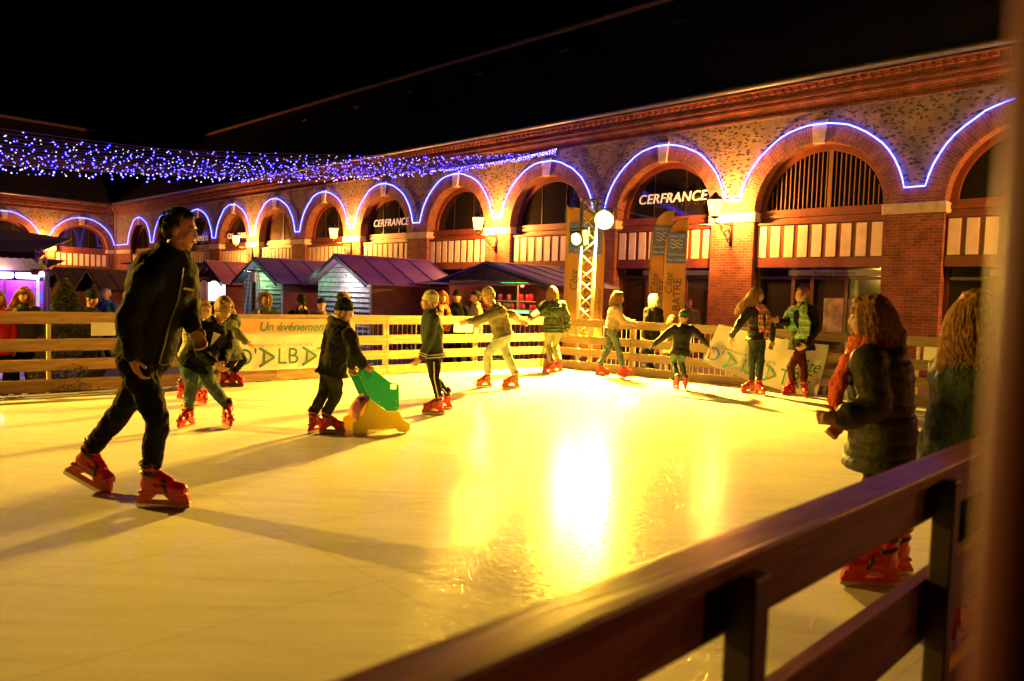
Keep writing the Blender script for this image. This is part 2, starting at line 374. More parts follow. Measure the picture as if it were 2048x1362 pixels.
ice = MB().add(poly + [p + V((0, 0, -.17)) for p in poly], [(0, 1, 2, 3), (7, 6, 5, 4), (0, 4, 5, 1), (1, 5, 6, 2), (2, 6, 7, 3), (3, 7, 4, 0)]).build('ice_rink_floor', ICE); tag(ice, kind='structure')

# ================================================================ RINK FENCES
SL = ((.868, 1.017), (.528, .68), (.275, .42), (.012, .168))
nN_ = 'camera side'
def fence(name, label, P0, u, nout, s0, s1, joints, mids, boardmat, postmat, slat_h=SL, cap=0., th=.028):
    t = thing(name, label, 'fence', P0 + u * s0)
    ang = atan2(u.y, u.x)
    R = Matrix.Rotation(ang, 3, 'Z')
    js = sorted(joints)
    spans = []; prev = s0
    for j in js:
        if s0 < j < s1: spans.append((prev, j)); prev = j
    spans.append((prev, s1))
    for (a, bb) in spans:
        for i, (z0, z1) in enumerate(slat_h):
            mid = P0 + u * ((a + bb) / 2) + nout * (th / 2) + V((0, 0, (z0 + z1) / 2))
            me = MB().box((0, 0, 0), (bb - a - .008, th, z1 - z0))
            hl = (bb - a) / 2; sgn = -1 if nout is not nN_ else 1
            for ex in (-hl + .05, hl - .05):
                for ez in ((-.04, .04) if (z1 - z0) > .1 else (-.02, .02)):
                    me.tube([(ex, sgn * th * .45, ez), (ex, sgn * (th * .5 + .002), ez)], .006, 6)
            o = me.build('board', [boardmat, IRON], None)
            for pg_ in list(o.data.polygons)[6:]: pg_.material_index = 1
            dz = random.uniform(-.006, .006)
            tilt = Matrix.Rotation(random.uniform(-.0022, .0022), 4, 'Y')
            o.parent = t; o.matrix_basis = wm(t).inverted() @ (Matrix.Translation(mid + V((0, 0, dz))) @ R.to_4x4() @ tilt)
            if cap and i == 0:
                c = MB().box((0, 0, 0), (bb - a - .006, .076, .028)); oc = c.build('cap_board', boardmat, None, bevel=.004)
                oc.parent = t; oc.matrix_basis = wm(t).inverted() @ (Matrix.Translation(P0 + u * ((a + bb) / 2) + nout * .014 + V((0, 0, cap))) @ R.to_4x4())
    for j in js:
        for dx in (-.028, .028):
            p = P0 + u * (j + dx) + nout * (th + .026)
            MB().box(p + V((0, 0, .42)), (.045, .045, 1.17), R).build('post', postmat, t, bevel=.004)
        f = MB(); p = P0 + u * j - nout * .012
        f.box(p + V((0, 0, .01)), (.13, .03, .012), R); f.build('bracket', STEEL, t)
    for j in mids:
        p = P0 + u * j + nout * (th + .026)
        MB().box(p + V((0, 0, .44)), (.045, .045, 1.13), R).build('post', postmat, t, bevel=.004)
    return t
POSTM = base_mat('pale_post', (.55, .47, .33), .6, var=.2, vscale=10, bump=.2)
sC = (CNR - L0).dot(uL); sCR = (CNR - R0).dot(uR)
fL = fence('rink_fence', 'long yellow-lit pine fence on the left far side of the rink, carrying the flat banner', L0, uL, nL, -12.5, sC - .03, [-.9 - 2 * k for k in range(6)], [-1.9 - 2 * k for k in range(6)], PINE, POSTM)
fR = fence('rink_fence', 'right-hand rink fence in front of the flags and truss, with the drooping banner', R0, uR, nR, sCR + .03, (CR_R - R0).dot(uR) - .03, [1.0 + 1.95 * k for k in range(6)], [1.975 + 1.95 * k for k in range(6)], PINE_SHADE, POSTM)
# near fence: outward is towards the camera
nN = -nNo
fN = fence('rink_fence', 'dark varnished rink fence with cap rail close to the camera', N0, uN, nN, -3.6, (CR_R - N0).dot(uN) - .05, [-1.3, 3.4, 5.4], [.42, 1.315, 2.4, 4.4], VARNISH, base_mat('dark_post', (.12, .08, .05), .5, var=.3, vscale=12), cap=1.016, slat_h=((.912, 1.0), (.633, .775), (.33, .48), (.012, .168)))

# paper notices on the fences
def sheet(px0, py0, px1, py1, P0, n, label):
    a = onplane(px0, py0, P0 - n * .004, n); c = onplane(px1, py1, P0 - n * .004, n)
    t = V((c.x - a.x, c.y - a.y, 0)); 
    q = [V((a.x, a.y, a.z)), V((c.x, c.y, a.z)), V((c.x, c.y, c.z)), V((a.x, a.y, c.z))]
    mb = MB(); mb.add([p for p in q] + [p - n * .003 for p in q], [(0, 1, 2, 3), (7, 6, 5, 4), (0, 4, 5, 1), (1, 5, 6, 2), (2, 6, 7, 3), (3, 7, 4, 0)])
    o = mb.build('notice_sheet', PAPER); tag(o, label, 'notice', 'white sheets fixed to the rink fence')
sheet(182, 645, 231, 671, L0, nL, 'white blank sheet on the left fence beside the dark skater in front')
sheet(908, 645, 945, 664, L0, nL, 'small white sheet on the fence under the man in the dark brimmed hat')
sheet(1848, 693, 1894, 723, R0, nR, 'white sheet on the right fence beside the brick pillar')
sheet(1900, 700, 1926, 726, R0, nR, 'white sheet on the right fence, partly behind the curly-haired girl')

# ================================================================ MARKET HALL (long wing) and side wing
AW = -.7718; CW = V((-28.754, 54.721, 0))
S, S0A, RI, ZI, RO, ZB = 4.6, 4.709, 1.655, 3.905, 2.075, 4.266
ZF, ZE = 6.33, 7.16
def stripes(t, xc, y0, cols=9):
    # timber fascia with cream panels between
    w0, w1 = xc - RI + .003, xc + RI - .003
    f = MB(); f.b2(w0, w1, y0, y0 + .08, 2.42, 2.66); f.b2(w0, w1, y0 + .03, y0 + .07, 2.66, 3.54); f.b2(w0, w1, y0 - .03, y0 + .08, 3.54, 3.6)
    f.build('fascia', TIMBER, t, world=False, bevel=.006)
    p = MB(); pit = (w1 - w0) / cols
    for k in range(cols):
        x = w0 + pit * (k + .5); p.b2(x - .125, x + .125, y0 + .012, y0 + .028, 2.69, 3.51)
    p.build('cream_panels', PANEL, t, world=False, bevel=.004)
def bay(t, xc, kind, rng):
    # intrados + inner frame ring + infill ; local frame: -y is the courtyard
    D = .55
    n = 28
    # voussoir ring (proud 25 mm of the flint), own origin at the arch centre for its radial bricks
    mb = MB(); prof = [(RI, 0), (RO, 0)]
    o = len(mb.v)
    for k in range(n + 1):
        a = pi * k / n
        for r, y in ((RI, -.025), (RO, -.025), (RO, .05), (RI, D)):
            mb.v.append(V((cos(a) * r, y, sin(a) * r)))
    for k in range(n):
        for j in range(4):
            j2 = (j + 1) % 4; mb.f.append((o + k * 4 + j, o + k * 4 + j2, o + k * 4 + 4 + j2, o + k * 4 + 4 + j))
    mb.f.append((0, 1, 2, 3)); mb.f.append(tuple(n * 4 + j for j in (3, 2, 1, 0)))
    a_ = mb.build('arch', VOUSS, t, world=False); a_.location = (xc, 0, ZI)
    ks = MB(); ks.prism([(-.13, ZI + RI - .04), (.13, ZI + RI - .04), (.19, ZI + RO + .13), (-.19, ZI + RO + .13)], .14, V((xc, -.085, 0)))
    ks.build('keystone', STONE, t, world=False, bevel=.012)
    # timber arch frame inside
    y0 = D - .18
    fr = MB(); o = 0
    for k in range(n + 1):
        a = pi * k / n
        for r, y in ((RI - .004, y0), (RI - .17, y0), (RI - .17, y0 + .1), (RI - .004, y0 + .1)):
            fr.v.append(V((xc + cos(a) * r, y, ZI + .06 + sin(a) * (r - .05))))
    for k in range(n):
        for j in range(4):
            j2 = (j + 1) % 4; fr.f.append((k * 4 + j, k * 4 + j2, k * 4 + 4 + j2, k * 4 + 4 + j))
    fr.b2(xc - RI + .004, xc + RI - .004, y0 - .09, y0 + .1, 3.60, 3.68); fr.b2(xc - RI + .004, xc + RI - .004, y0 - .04, y0 + .1, 3.68, 3.74)
    fr.b2(xc - RI + .004, xc + RI - .004, y0 - .12, y0 + .1, 3.74, 3.83); fr.b2(xc - RI + .004, xc + RI - .004, y0 - .07, y0 + .1, 3.83, 3.96)
    fr.build('window_frame', TIMBER, t, world=False, bevel=.008)
    # lunette glass
    gl = MB(); pts = [(cos(pi * k / n) * (RI - .12), sin(pi * k / n) * (RI - .17)) for k in range(n + 1)]
    gl.prism([(x, z) for x, z in pts], .02, V((xc, y0 + .07, ZI + .06)))
    w_ = gl.build('lunette_window', GLASS, t, world=False)
    if kind == 'bars':
        bb = MB(); k = -RI + .3
        while k < RI - .25:
            h = sqrt(max(.01, (RI - .2) ** 2 - k * k)) - .03; bb.b2(xc + k - .012, xc + k + .012, y0 + .03, y0 + .055, ZI + .06, ZI + .06 + h); k += .118
        bb.b2(xc + .12, xc + .22, y0 + .0, y0 + .03, ZI + .06, ZI + RI - .15)
        bb.build('bars', base_mat('light_timber_slat', (.2, .11, .07), .5), w_, world=False)
    else:
        for k in (-.55, .55):
            bb = MB(); bb.b2(xc + k - .02, xc + k + .02, y0 + .045, y0 + .068, ZI + .06, ZI + sqrt(RI * RI - k * k) - .15)
            bb.build('glazing_bar', base_mat('dark_frame', (.02, .014, .012), .5), w_, world=False)
    stripes(t, xc, .12)
    # shopfront below
    sf = MB(); x0, x1 = xc - RI + .003, xc + RI - .003; z0 = GZ + .004
    for x in (x0 + .05, xc - .62, xc - .12, xc + .75, x1 - .05): sf.b2(x - .05, x + .05, .3, .4, z0, 2.42)
    sf.b2(x0, x1, .31, .39, 2.12, 2.2); sf.b2(xc - .1, x1, .31, .39, .25, .33)
    sf.b2(xc - .1, x1, .32, .38, z0, .25)
    sfo = sf.build('shopfront', base_mat('dark_shopfront', (.10, .035, .022), .4, var=.2), t, world=False, bevel=.006)
    gg = MB(); gg.b2(x0, x1, .345, .36, z0, 2.42); gg.build('pane', GLASS_ROUGH, sfo, world=False)
    if kind in ('bars', 'sign', 'shop'):
        s_ = MB(); s_.b2(xc - .75, x1 - .01, .27, .29, 2.22, 2.36); s_.build('sign_board', base_mat('pale_sign_board', (.6, .56, .52), .5), sfo, world=False)
        if kind == 'bars':
            text('Banque et Assurances', .12, 'sign_lettering', base_mat('ink', (.02, .03, .07), .5), sfo, Matrix.Translation((xc + .45, .262, 2.285)) @ Matrix.Rotation(pi / 2, 4, 'X'), ext=.002)
            pz = MB(); pz.b2(xc + .2, xc + 1.05, .325, .335, .55, 1.65); pz.build('poster', base_mat('faded_poster', (.35, .3, .24), .6, var=.5, vscale=5), sfo, world=False)
def wing(t, x_lo, x_hi, centers, kinds, end_lo=True):
    # flint wall with arched openings
    mb = MB(); n = 28
    cs = sorted(centers)
    # per bay front polygons: build as column strips
    def strip(xa, za, xb, zb): mb.add([(xa, 0, za), (xb, 0, zb), (xb, 0, ZF), (xa, 0, ZF)], [(0, 1, 2, 3)])
    xs = [x_lo]
    for c in cs:
        strip(xs[-1], ZI, c - RO + .01, ZI)
        for k in range(n):
            a0, a1 = pi - pi * k / n, pi - pi * (k + 1) / n
            strip(c + cos(a0) * (RO - .01), ZI + sin(a0) * (RO - .01), c + cos(a1) * (RO - .01), ZI + sin(a1) * (RO - .01))
        xs.append(c + RO - .01)
    strip(xs[-1], ZI, x_hi, ZI)
    mb.build('flint_wall', FLINT, t, world=False)
    # valleys of plain brick between the rings below the rope light, and piers
    edges = [(x_lo, cs[0] - RI)] + [(cs[i] + RI, cs[i + 1] - RI) for i in range(len(cs) - 1)] + [(cs[-1] + RI, x_hi)]
    for i, (a, b_) in enumerate(edges):
        if b_ - a < .1: continue
        p = MB(); p.b2(a, b_, 0.003, .55, GZ - .05, 3.645); p.build('brick_pier', BRICK, t, world=False, bevel=.01)
        q = MB(); q.b2(a - .05, b_ + .05, -.06, .58, 3.645, 3.9); q.build('impost', STONE, t, world=False, bevel=.02)
        la = a if i == 0 else a + (RO - RI); lb = b_ if i == len(edges) - 1 else b_ - (RO - RI)
        # brick filling up to rope level, following the rings
        v = MB(); pts = []
        m_ = 8; zt = .36
        x0c = cs[i - 1] if i > 0 else None; x1c = cs[i] if i < len(cs) else None
        if x0c is not None: pts += [(x0c + sqrt(RO * RO - (zt * k / m_) ** 2) - .01, ZI + zt * k / m_) for k in range(m_ + 1)]
        else: pts += [(a, ZI), (a, ZI + zt)]
        if x1c is not None: pts += [(x1c - sqrt(RO * RO - (zt * k / m_) ** 2) + .01, ZI + zt * k / m_) for k in range(m_, -1, -1)]
        else: pts += [(b_, ZI + zt), (b_, ZI)]
        v.prism(pts, .05, V((0, -.008, 0))); v.build('spandrel_brick', BRICK, t, world=False)
    for c, k in zip(cs, kinds): bay(t, c, k, random)
    # brick frieze with string courses, cornice and gutter
    f = MB(); f.b2(x_lo, x_hi, -.03, .3, ZF, ZF + .06); f.b2(x_lo, x_hi, -.005, .3, ZF + .06, ZF + .27)
    f.b2(x_lo, x_hi, -.07, .3, ZF + .27, ZF + .33); f.b2(x_lo, x_hi, -.045, .3, ZF + .33, ZF + .40)
    f.b2(x_lo, x_hi, -.11, .3, ZF + .40, ZF + .46); f.b2(x_lo, x_hi, -.09, .3, ZF + .46, ZF + .70)
    f.build('brick_frieze', BRICK, t, world=False)
    d = MB(); x = x_lo + .1
    while x < x_hi - .1: d.b2(x, x + .11, -.17, -.09, ZF + .60, ZF + .70); x += .22
    d.build('dentils', BRICK, t, world=False)
    f = MB(); f.b2(x_lo, x_hi, -.22, .3, ZF + .70, ZF + .79); f.build('cornice', BRICK, t, world=False)
    gt = MB(); gt.tube([(x_lo, -.30, ZE), (x_hi, -.30, ZE)], .085, 12); gt.build('gutter', ZINC, t, world=False, smooth=True)
    bk = MB(); bk.add([(x_lo, .62, GZ), (x_hi, .62, GZ), (x_hi, .62, ZE), (x_lo, .62, ZE)], [(0, 1, 2, 3)]); bk.build('inner_wall', base_mat('dark_interior', (.02, .015, .012), .9), t, world=False)
hall = thing('market_hall', 'long brick and flint market hall with a row of arches behind the rink', 'building', CW, AW)
cA = [S0A + (10 - n) * S for n in range(10, -8, -1)]
kinds = {0: 'bars', 1: 'sign', 4: 'sign', -1: 'shop', 2: 'shop', 3: 'plain', 6: 'bars'}
XHI = cA[-1] + S / 2 + .01
wing(hall, .0, XHI, cA, [kinds.get(n, 'plain') for n in range(10, -8, -1)])
RD, RZ = 6.8, 13.3
r = MB(); r.add([(-.3, -.32, ZE - .02), (XHI, -.32, ZE - .02), (XHI, RD, RZ), (-RD, RD, RZ)], [(0, 1, 2, 3)])
r.add([(-.3, -.30, ZE - .12), (XHI, -.30, ZE - .12), (XHI, RD, RZ - .15), (-RD, RD, RZ - .15)], [(0, 1, 2, 3)])
roofA = r.build('roof', SLATE, hall, world=False)
rc = MB(); rc.tube([(-RD, RD, RZ + .05), (XHI, RD, RZ + .05)], .13, 8); rc.build('ridge', base_mat('terracotta_ridge', (.40, .22, .17), .8, var=.3), roofA, world=False)
def roof_pt(x, fr, up=.05): return V((x, -.32 + (RD + .32) * fr, ZE + (RZ - ZE) * fr + up))
sl_ = (V((0, RD + .32, RZ - ZE))).normalized(); nrm = V((0, -sl_.z, sl_.y))
for px_, py_ in ((1368, 38), (1138, 97), (968, 143), (832, 178), (722, 210), (618, 236)):
    Rm = Matrix.Rotation(AW, 3, 'Z'); P0 = Rm @ V((0, -.32, ZE)) + CW; nn = Rm @ nrm
    P = Rm.inverted() @ (onplane(px_, py_, P0, nn) - CW)
    sv = MB(); Rk = Matrix((V((1, 0, 0)), sl_, nrm)).transposed()
    sv.box(P + nrm * .06, (.5, .75, .1), Rk); skl = sv.build('skylight', ZINC, roofA, world=False, bevel=.01)
    sv = MB(); sv.box(P + nrm * .115, (.4, .62, .02), Rk); sv.build('pane', GLASS, skl, world=False)
dp = MB(); dp.tube([(.32, -.3, 7.1), (.32, -.3, 6.85), (.32, -.1, 6.55), (.32, -.1, GZ)], .05, 10)
dp.build('downpipe', base_mat('painted_pipe', (.3, .16, .12), .4), hall, world=False, smooth=True)
# side wing, its front on the line x=0 of the hall's frame, facing +x
side = thing('market_side_wing', 'shorter brick and flint wing closing the courtyard at the far left', 'building', CW, AW + pi / 2)
# local frame: x runs towards the corner (negative side is the wing), -y is the courtyard
cB = [-(2.166 + S * k) for k in range(3, -1, -1)]
wing(side, cB[0] - S / 2, 0.0, cB, ['plain'] * 4)
r = MB(); r.add([(cB[0] - S / 2, -.32, ZE - .02), (.3, -.32, ZE - .02), (RD, RD, RZ), (cB[0] - S / 2, RD, RZ)], [(0, 1, 2, 3)])
roofB = r.build('roof', SLATE, side, world=False)
rc = MB(); rc.tube([(RD, RD, RZ + .05), (cB[0] - S / 2, RD, RZ + .05)], .13, 8); rc.tube([(.3, -.3, ZE + .05), (RD, RD, RZ + .05)], .1, 8); rc.build('ridge', MATS['terracotta_ridge'], roofB, world=False)
fin = MB(); fin.box((RD, RD, RZ + .4), (.35, .35, .9), taper=.6); fin.build('finial', MATS['terracotta_ridge'], side, world=False)

# shop signs
RX = Matrix.Rotation(pi / 2, 4, 'X')
HM = Matrix.Translation(CW) @ Matrix.Rotation(AW, 4, 'Z')
def sign(s, xc, z, size, label, y=.28):
    t = thing('shop_sign', label, 'sign', HM @ V((xc, y, z)), AW, 'white letter signs in the arches')
    text(s, size, 'letters', WHITE_LIT, t, RX, shear=.2, ext=.012, bold=.003, space=1.06)
    b_ = MB(); b_.b2(-1.1, 1.1, .03, .05, -.03, .0); b_.build('rail', IRON, t, world=False)
sign('CERFRANCE', 46.4, 4.46, .40, 'white CERFRANCE lettering in the arch behind the two feather flags', .03)
sign('CERFRANCE', 32.85, 4.36, .42, 'white CERFRANCE lettering in the arch above the purple-roofed chalet', -.02)
sign('COMPTABLES', 18.9, 4.3, .42, 'white COMPTABLES lettering in the arch above the far lit chalet', .1)
sign('EXPERTS', 14.2, 4.3, .42, 'white EXPERTS lettering in the arch beside the skater head', .1)

# blue rope light following each facade's arches
BLUE = bpy.data.materials.new('blue_led_rope'); BLUE.use_nodes = True; N, L = nodes(BLUE); b = N['Principled BSDF']
b.inputs['Base Color'].default_value = (.05, .08, .4, 1); b.inputs['Emission Color'].default_value = (.06, .075, 1, 1); b.inputs['Emission Strength'].default_value = 16
def rope(t_mat, cs, x_lo, x_hi, label, rz):
    t = thing('rope_light', label, 'rope light', t_mat.translation, rz, 'blue rope lights along the arcades')
    pts = []
    if x_lo is not None: pts.append((x_lo, ZB))
    aa = math.asin((ZB - ZI) / (RO + .03))
    for i, c in enumerate(cs):
        for k in range(25):
            a = pi - aa - (pi - 2 * aa) * k / 24; jz = random.uniform(-.012, .012)
            pts.append((c + cos(a) * (RO + .03), ZI + sin(a) * (RO + .03) + jz))
    if x_hi is not None: pts.append((x_hi, ZB))
    MB().tube([(x, -.06 if ZI + RO - .25 > z else -.105, z) for x, z in pts], .018, 6).build('glowing_tube', BLUE, t, world=False, smooth=True)
rope(HM, cA, .05, None, 'blue rope light outlining the arches of the long market hall', AW)
HB = Matrix.Translation(CW) @ Matrix.Rotation(AW + pi / 2, 4, 'Z')
rope(HB, cB, None, -.05, 'blue rope light outlining the arches of the far left wing', AW + pi / 2)

# wall lanterns on brackets at every second pier
LAMPC = (1, .36, .05)
LG = base_mat('lantern_glass', (1, .8, .5), .3, emit=(1, .46, .075), es=7)
def lantern(xp, zp, label, FM=None, rz=AW, e=1250):
    FM = FM or HM
    y = -.95
    t = thing('wall_lantern', label, 'lamp', FM @ V((xp, 0, 3.35)), rz, 'iron wall lanterns on the market hall')
    lx = -.28
    br_ = MB(); br_.b2(-.03, .03, -.075, -.02, -.35, .35)
    br_.tube([(0, -.06, .22), (0, y, .22)], .018, 8)
    for (cy, cz, r0) in ((-.28, .02, .15), (-.55, .1, .09), (-.16, -.2, .08)):
        br_.tube([(0, cy + cos(a) * r0 * (1 - a / 16), cz + sin(a) * r0 * (1 - a / 16)) for a in [k * .45 for k in range(22)]], .011, 6)
    br_.tube([(0, -.06, -.3), (0, -.2, -.22), (0, -.42, -.05), (0, -.68, .2)], .013, 6)
    br_.tube([(0, y, .22), (0, y, .34)], .02, 8)
    br_.build('bracket', IRON, t, world=False, smooth=True)
    gl = MB(); gl.tube([(0, y, .38), (0, y, .80)], [.13, .21], 6); gl.build('lantern_glass', LG, t, world=False)
    cg = MB()
    for k in range(6):
        a = 2 * pi * k / 6; cg.tube([(cos(a) * .135, y + sin(a) * .135, .37), (cos(a) * .215, y + sin(a) * .215, .81)], .005, 4)
    cg.tube([(0, y, .80), (0, y, .84), (0, y, .93), (0, y, 1.02)], [.235, .19, .09, .02], 10); cg.tube([(0, y, .33), (0, y, .38)], [.06, .14], 6)
    cg.build('lantern_cage', IRON, t, world=False)
    if True:
        l = light('lantern_light', 'POINT', (0, 0, 0), e, LAMPC, None, shadow_soft_size=.12); l.parent = t; l.location = (0, y + .34, .50)
for n_, lab in ((0.5, 'lit lantern on the brick pillar right of the CERFRANCE arch'), (2.5, 'lit lantern left of the truss tower, above the wide wooden stall'), (4.5, 'lit lantern above the blue and purple chalet roofs'), (6.5, 'lit lantern high above the far chalet with the bright window'), (-1.5, 'lit lantern at the far right end of the hall'), (-3.5, 'added unseen lantern beyond the right edge, lighting the near fence'), (-5.5, 'second added unseen lantern farther right, lighting the near fence')):  # the last two are added out of view to light the near fence
    lantern(S0A + (10 - n_) * S, 3.6, lab)
for k_, lab in ((0, 'lit lantern on the far left wing, half hidden by the fair stall canopy'), (2, 'lit lantern on the far left wing beyond the left edge of the picture')):
    lantern(-(2.166 + S * (k_ + .5)), 3.6, lab, HB, AW + pi / 2, 1200)
# ================================================================ FLOODLIGHTS
FLOODC = (1, .55, .045)
def floodlight(pos, aim, label, power, name='floodlight', r=.17, spot=165, es=400, beam=None):
    pos = V(pos); aim = V(aim); d = (aim - pos).normalized()
    t = thing(name, label, 'floodlight', pos, 0, 'rink floodlights')
    rz = d.to_track_quat('Z', 'Y').to_matrix()
    h = MB(); h.box(pos - d * .10, (.34, .30, .16), rz); h.build('housing', BLACK, t, bevel=.02)
    g_ = MB(); g_.tube([pos - d * .02, pos + d * .012], r, 20); g_.build('glowing_glass', base_mat('flood_glass', (1, 1, .8), .3, emit=(1, .95, .24), es=es), t)
    y = MB(); sd = d.cross(V((0, 0, 1))).normalized(); 
    y.tube([pos + sd * .24 - d * .1, pos + sd * .24 - d * .1 + V((0, 0, .2)), pos - sd * .24 - d * .1 + V((0, 0, .2)), pos - sd * .24 - d * .1], .014, 6); y.build('yoke', IRON, t)
    l = light('flood_lamp', 'SPOT', pos + d * .05, power, FLOODC, t, shadow_soft_size=.13, spot_size=radians(spot), spot_blend=1.0 if spot < 150 else .35)
    if beam: d = (V(beam) - pos).normalized()
    l.matrix_basis = Matrix.Translation(pos + d * .05 - V(t.location)) @ (-d).to_track_quat('Z', 'Y').to_matrix().to_4x4()
    return t
TB = at(1166, 730, 15.6)
TX, TY = TB.x, TB.y
floodlight((at(1208, 440, 15.35)), (-.6, 8.5, 0), 'bright yellow floodlight on the truss tower facing the ice', 50000, r=.19, es=3.4, beam=(1.5, 13.9, 0), spot=116)
floodlight((at(1152, 478, 15.3)), (-7, 8.0, 0), 'second floodlight on the left side of the truss tower turned to the left', 7000, r=.12, es=3.4, beam=(-1.2, 11.8, 0), spot=130)
# the one off-frame to the left lights the ice from the other corner, as its long shadows show
floodlight((-10.2, 8.2, 3.5), (-3.5, 8.3, 0), 'floodlight off to the left beyond the fence, throwing long shadows to the right', 5200, es=3.4, spot=115)
pole_ = MB().tube([(-10.35, 8.25, GZ), (-10.35, 8.25, 3.75)], .045, 10).build('floodlight_pole', ALU); tag(pole_, 'aluminium pole carrying the left floodlight outside the rink', 'pole')

# ---------------- truss tower
t = thing('truss_tower', 'aluminium lattice truss tower carrying the bright floodlight', 'truss', (TX, TY, GZ))
hw = .145; ztop = 3.42
lean = V((.01, 0, 0))
cs = [V((TX + a * hw, TY + b_ * hw, 0)) for a, b_ in ((-1, -1), (1, -1), (1, 1), (-1, 1))]
ch = MB()
for c in cs: MB().tube([c + V((0, 0, GZ + .02)), c + V((0, 0, ztop))], .027, 10).build('chord', ALU, t, smooth=True)
for i in range(4):
    a, b_ = cs[i], cs[(i + 1) % 4]; lc = MB(); z = GZ + .1; k = 0; st = .27
    while z + st < ztop:
        p, q = (a, b_) if k % 2 else (b_, a); lc.tube([p + V((0, 0, z)), q + V((0, 0, z + st))], .011, 6); z += st; k += 1
    lc.build('lacing', ALU, t, smooth=True)
MB().box((TX, TY, GZ + .012), (.7, .7, .02)).build('base_plate', STEEL, t)
MB().box((TX, TY, ztop + .01), (.34, .34, .02)).build('top_plate', STEEL, t)
fx = at(1208, 440, 15.35); MB().beam((TX, TY - .1, fx.z + .22), (fx.x, fx.y + .1, fx.z + .22), .04, .04).build('arm', ALU, t)
# cables slung from the tower to the hall
cb = MB()
def sag(a, b_, s_, n=16): return [V(a).lerp(V(b_), k / n) - V((0, 0, s_ * 4 * (k / n) * (1 - k / n))) for k in range(n + 1)]
cb.tube(sag((TX, TY, ztop), HM @ V((S0A + 9.5 * S - .2, -.5, 3.55)), .12), .014, 5)
cbo = cb.build('power_cable', base_mat('rubber_cable', (.05, .045, .04), .5)); tag(cbo, 'thin cable slung from the truss tower to the lantern pillar', 'cable')

# ---------------- feather flags
def mat_flag():
    return base_mat('orange_flag_cloth', (.52, .27, .08), .8, var=.06, vscale=3, sheen=.3)
def feather(px_top, py_top, d, W, flip, label, ztopoff=0, hz=None, tone=None):
    """a curved feather flag; flip=+1 curves so that its tip is on the right"""
    top = at(px_top, py_top, d); base = V((top.x - flip * .0, top.y, GZ))
    t = thing('feather_flag', label, 'flag', (base.x, base.y, GZ), 0, 'orange feather flags')
    H = top.z
    # outline in local (u, z): pole edge straight up then bowing to the tip
    pole = [(0, GZ + .02), (0, H * .62), (.01 * flip, H * .8), (.12 * flip, H * .93), (W * .98 * flip, H)]
    def bez(pts, n=20):
        out = []
        for k in range(n + 1):
            s_ = k / n; q = pts[:]
            while len(q) > 1: q = [(q[i][0] * (1 - s_) + q[i + 1][0] * s_, q[i][1] * (1 - s_) + q[i + 1][1] * s_) for i in range(len(q) - 1)]
            out.append(q[0])
        return out
    edge = [(0, .28)] + [(0, .28 + (H * .72 - .28) * k / 8) for k in range(1, 9)] + bez([(0, H * .72), (0, H * .93), (W * .25 * flip, H * .98), (W * flip, H)], 14)[1:]
    # free edge straight down from tip
    xoff = -W * flip
    nb = 8; mb = MB(); rows = []
    for (u, z) in edge:
        rows.append([V((base.x + xoff + u + (W * flip - u) * j / nb, base.y + .05 * sin(z * 2.1 + j * .5) * (j / nb), z - (0.0 if z > .5 else 0))) for j in range(nb + 1)])
    n = len(rows)
    for r_ in rows: mb.v += r_
    for i in range(n - 1):
        for j in range(nb): a = i * (nb + 1) + j; mb.f.append((a, a + 1, a + nb + 2, a + nb + 1))
    o = mb.build('flag_cloth', mat_flag(), t, smooth=True)
    sm = o.modifiers.new('s', 'SOLIDIFY'); sm.thickness = .006
    pl = MB(); pl.tube([V((base.x + xoff + u, base.y + .01, z)) for u, z in [(0, GZ + .01)] + edge], [.016] * 10 + [.012] * (len(edge) - 9), 7); pl.build('pole', BLACK, t, smooth=True)
    MB().box((base.x + xoff, base.y, GZ + .02), (.5, .5, .03)).build('base', IRON, t)
    cx = base.x + xoff / 2
    bp = MB(); zc = H * .80
    bp.b2(cx - W * .42, cx + W * .42, base.y - .045, base.y - .04, zc - .33, zc + .33); bo = bp.build('blue_panel', base_mat('flag_blue', (.05, .08, .42), .7), t)
    inv = wm(t).inverted()
    wht = base_mat('flag_white', (.62, .6, .5), .7); ink = base_mat('flag_ink', (.05, .05, .04), .7)
    def T(s, size, x, z, rot=0, m=wht, sh=0.): 
        text(s, size, 'lettering', m, t, inv @ Matrix.Translation((x, base.y - .052, z)) @ RX @ Matrix.Rotation(rot, 4, 'Z'), shear=sh, ext=.001)
    T('PAYS DE', .085, cx, zc + .24); T("Côte d'Albâtre", .078, cx, zc - .26, sh=.3); T('NORMANDIE', .06, cx, zc - .15)
    wv = MB()
    for k in range(3):
        z_ = zc + .15 - k * .07
        wv.tube([V((cx - .13 + .26 * j / 10, base.y - .05, z_ + .022 * sin(j * 1.1 + k))) for j in range(11)], .009, 5)
    wv.build('wave_mark', wht, t)
    T("D'ALBATRE", .24, cx + W * .12, 1.32, pi / 2, ink); T('Côte', .22, cx - W * .26, 1.80, pi / 2, ink, .2)
    T('www.cote-albatre.fr', .10, cx + W * .40, 1.25, pi / 2, ink)
    return t
feather(1348, 419, 16.9, .48, 1, 'orange feather flag standing left and behind of its twin, right of the truss')
feather(1377, 436, 16.3, .48, 1, 'orange feather flag nearest the pillar, in front of its twin')
feather(1134, 412, 16.4, .85, -1, 'broad orange feather flag behind the truss tower, brightly lit by the floodlight')

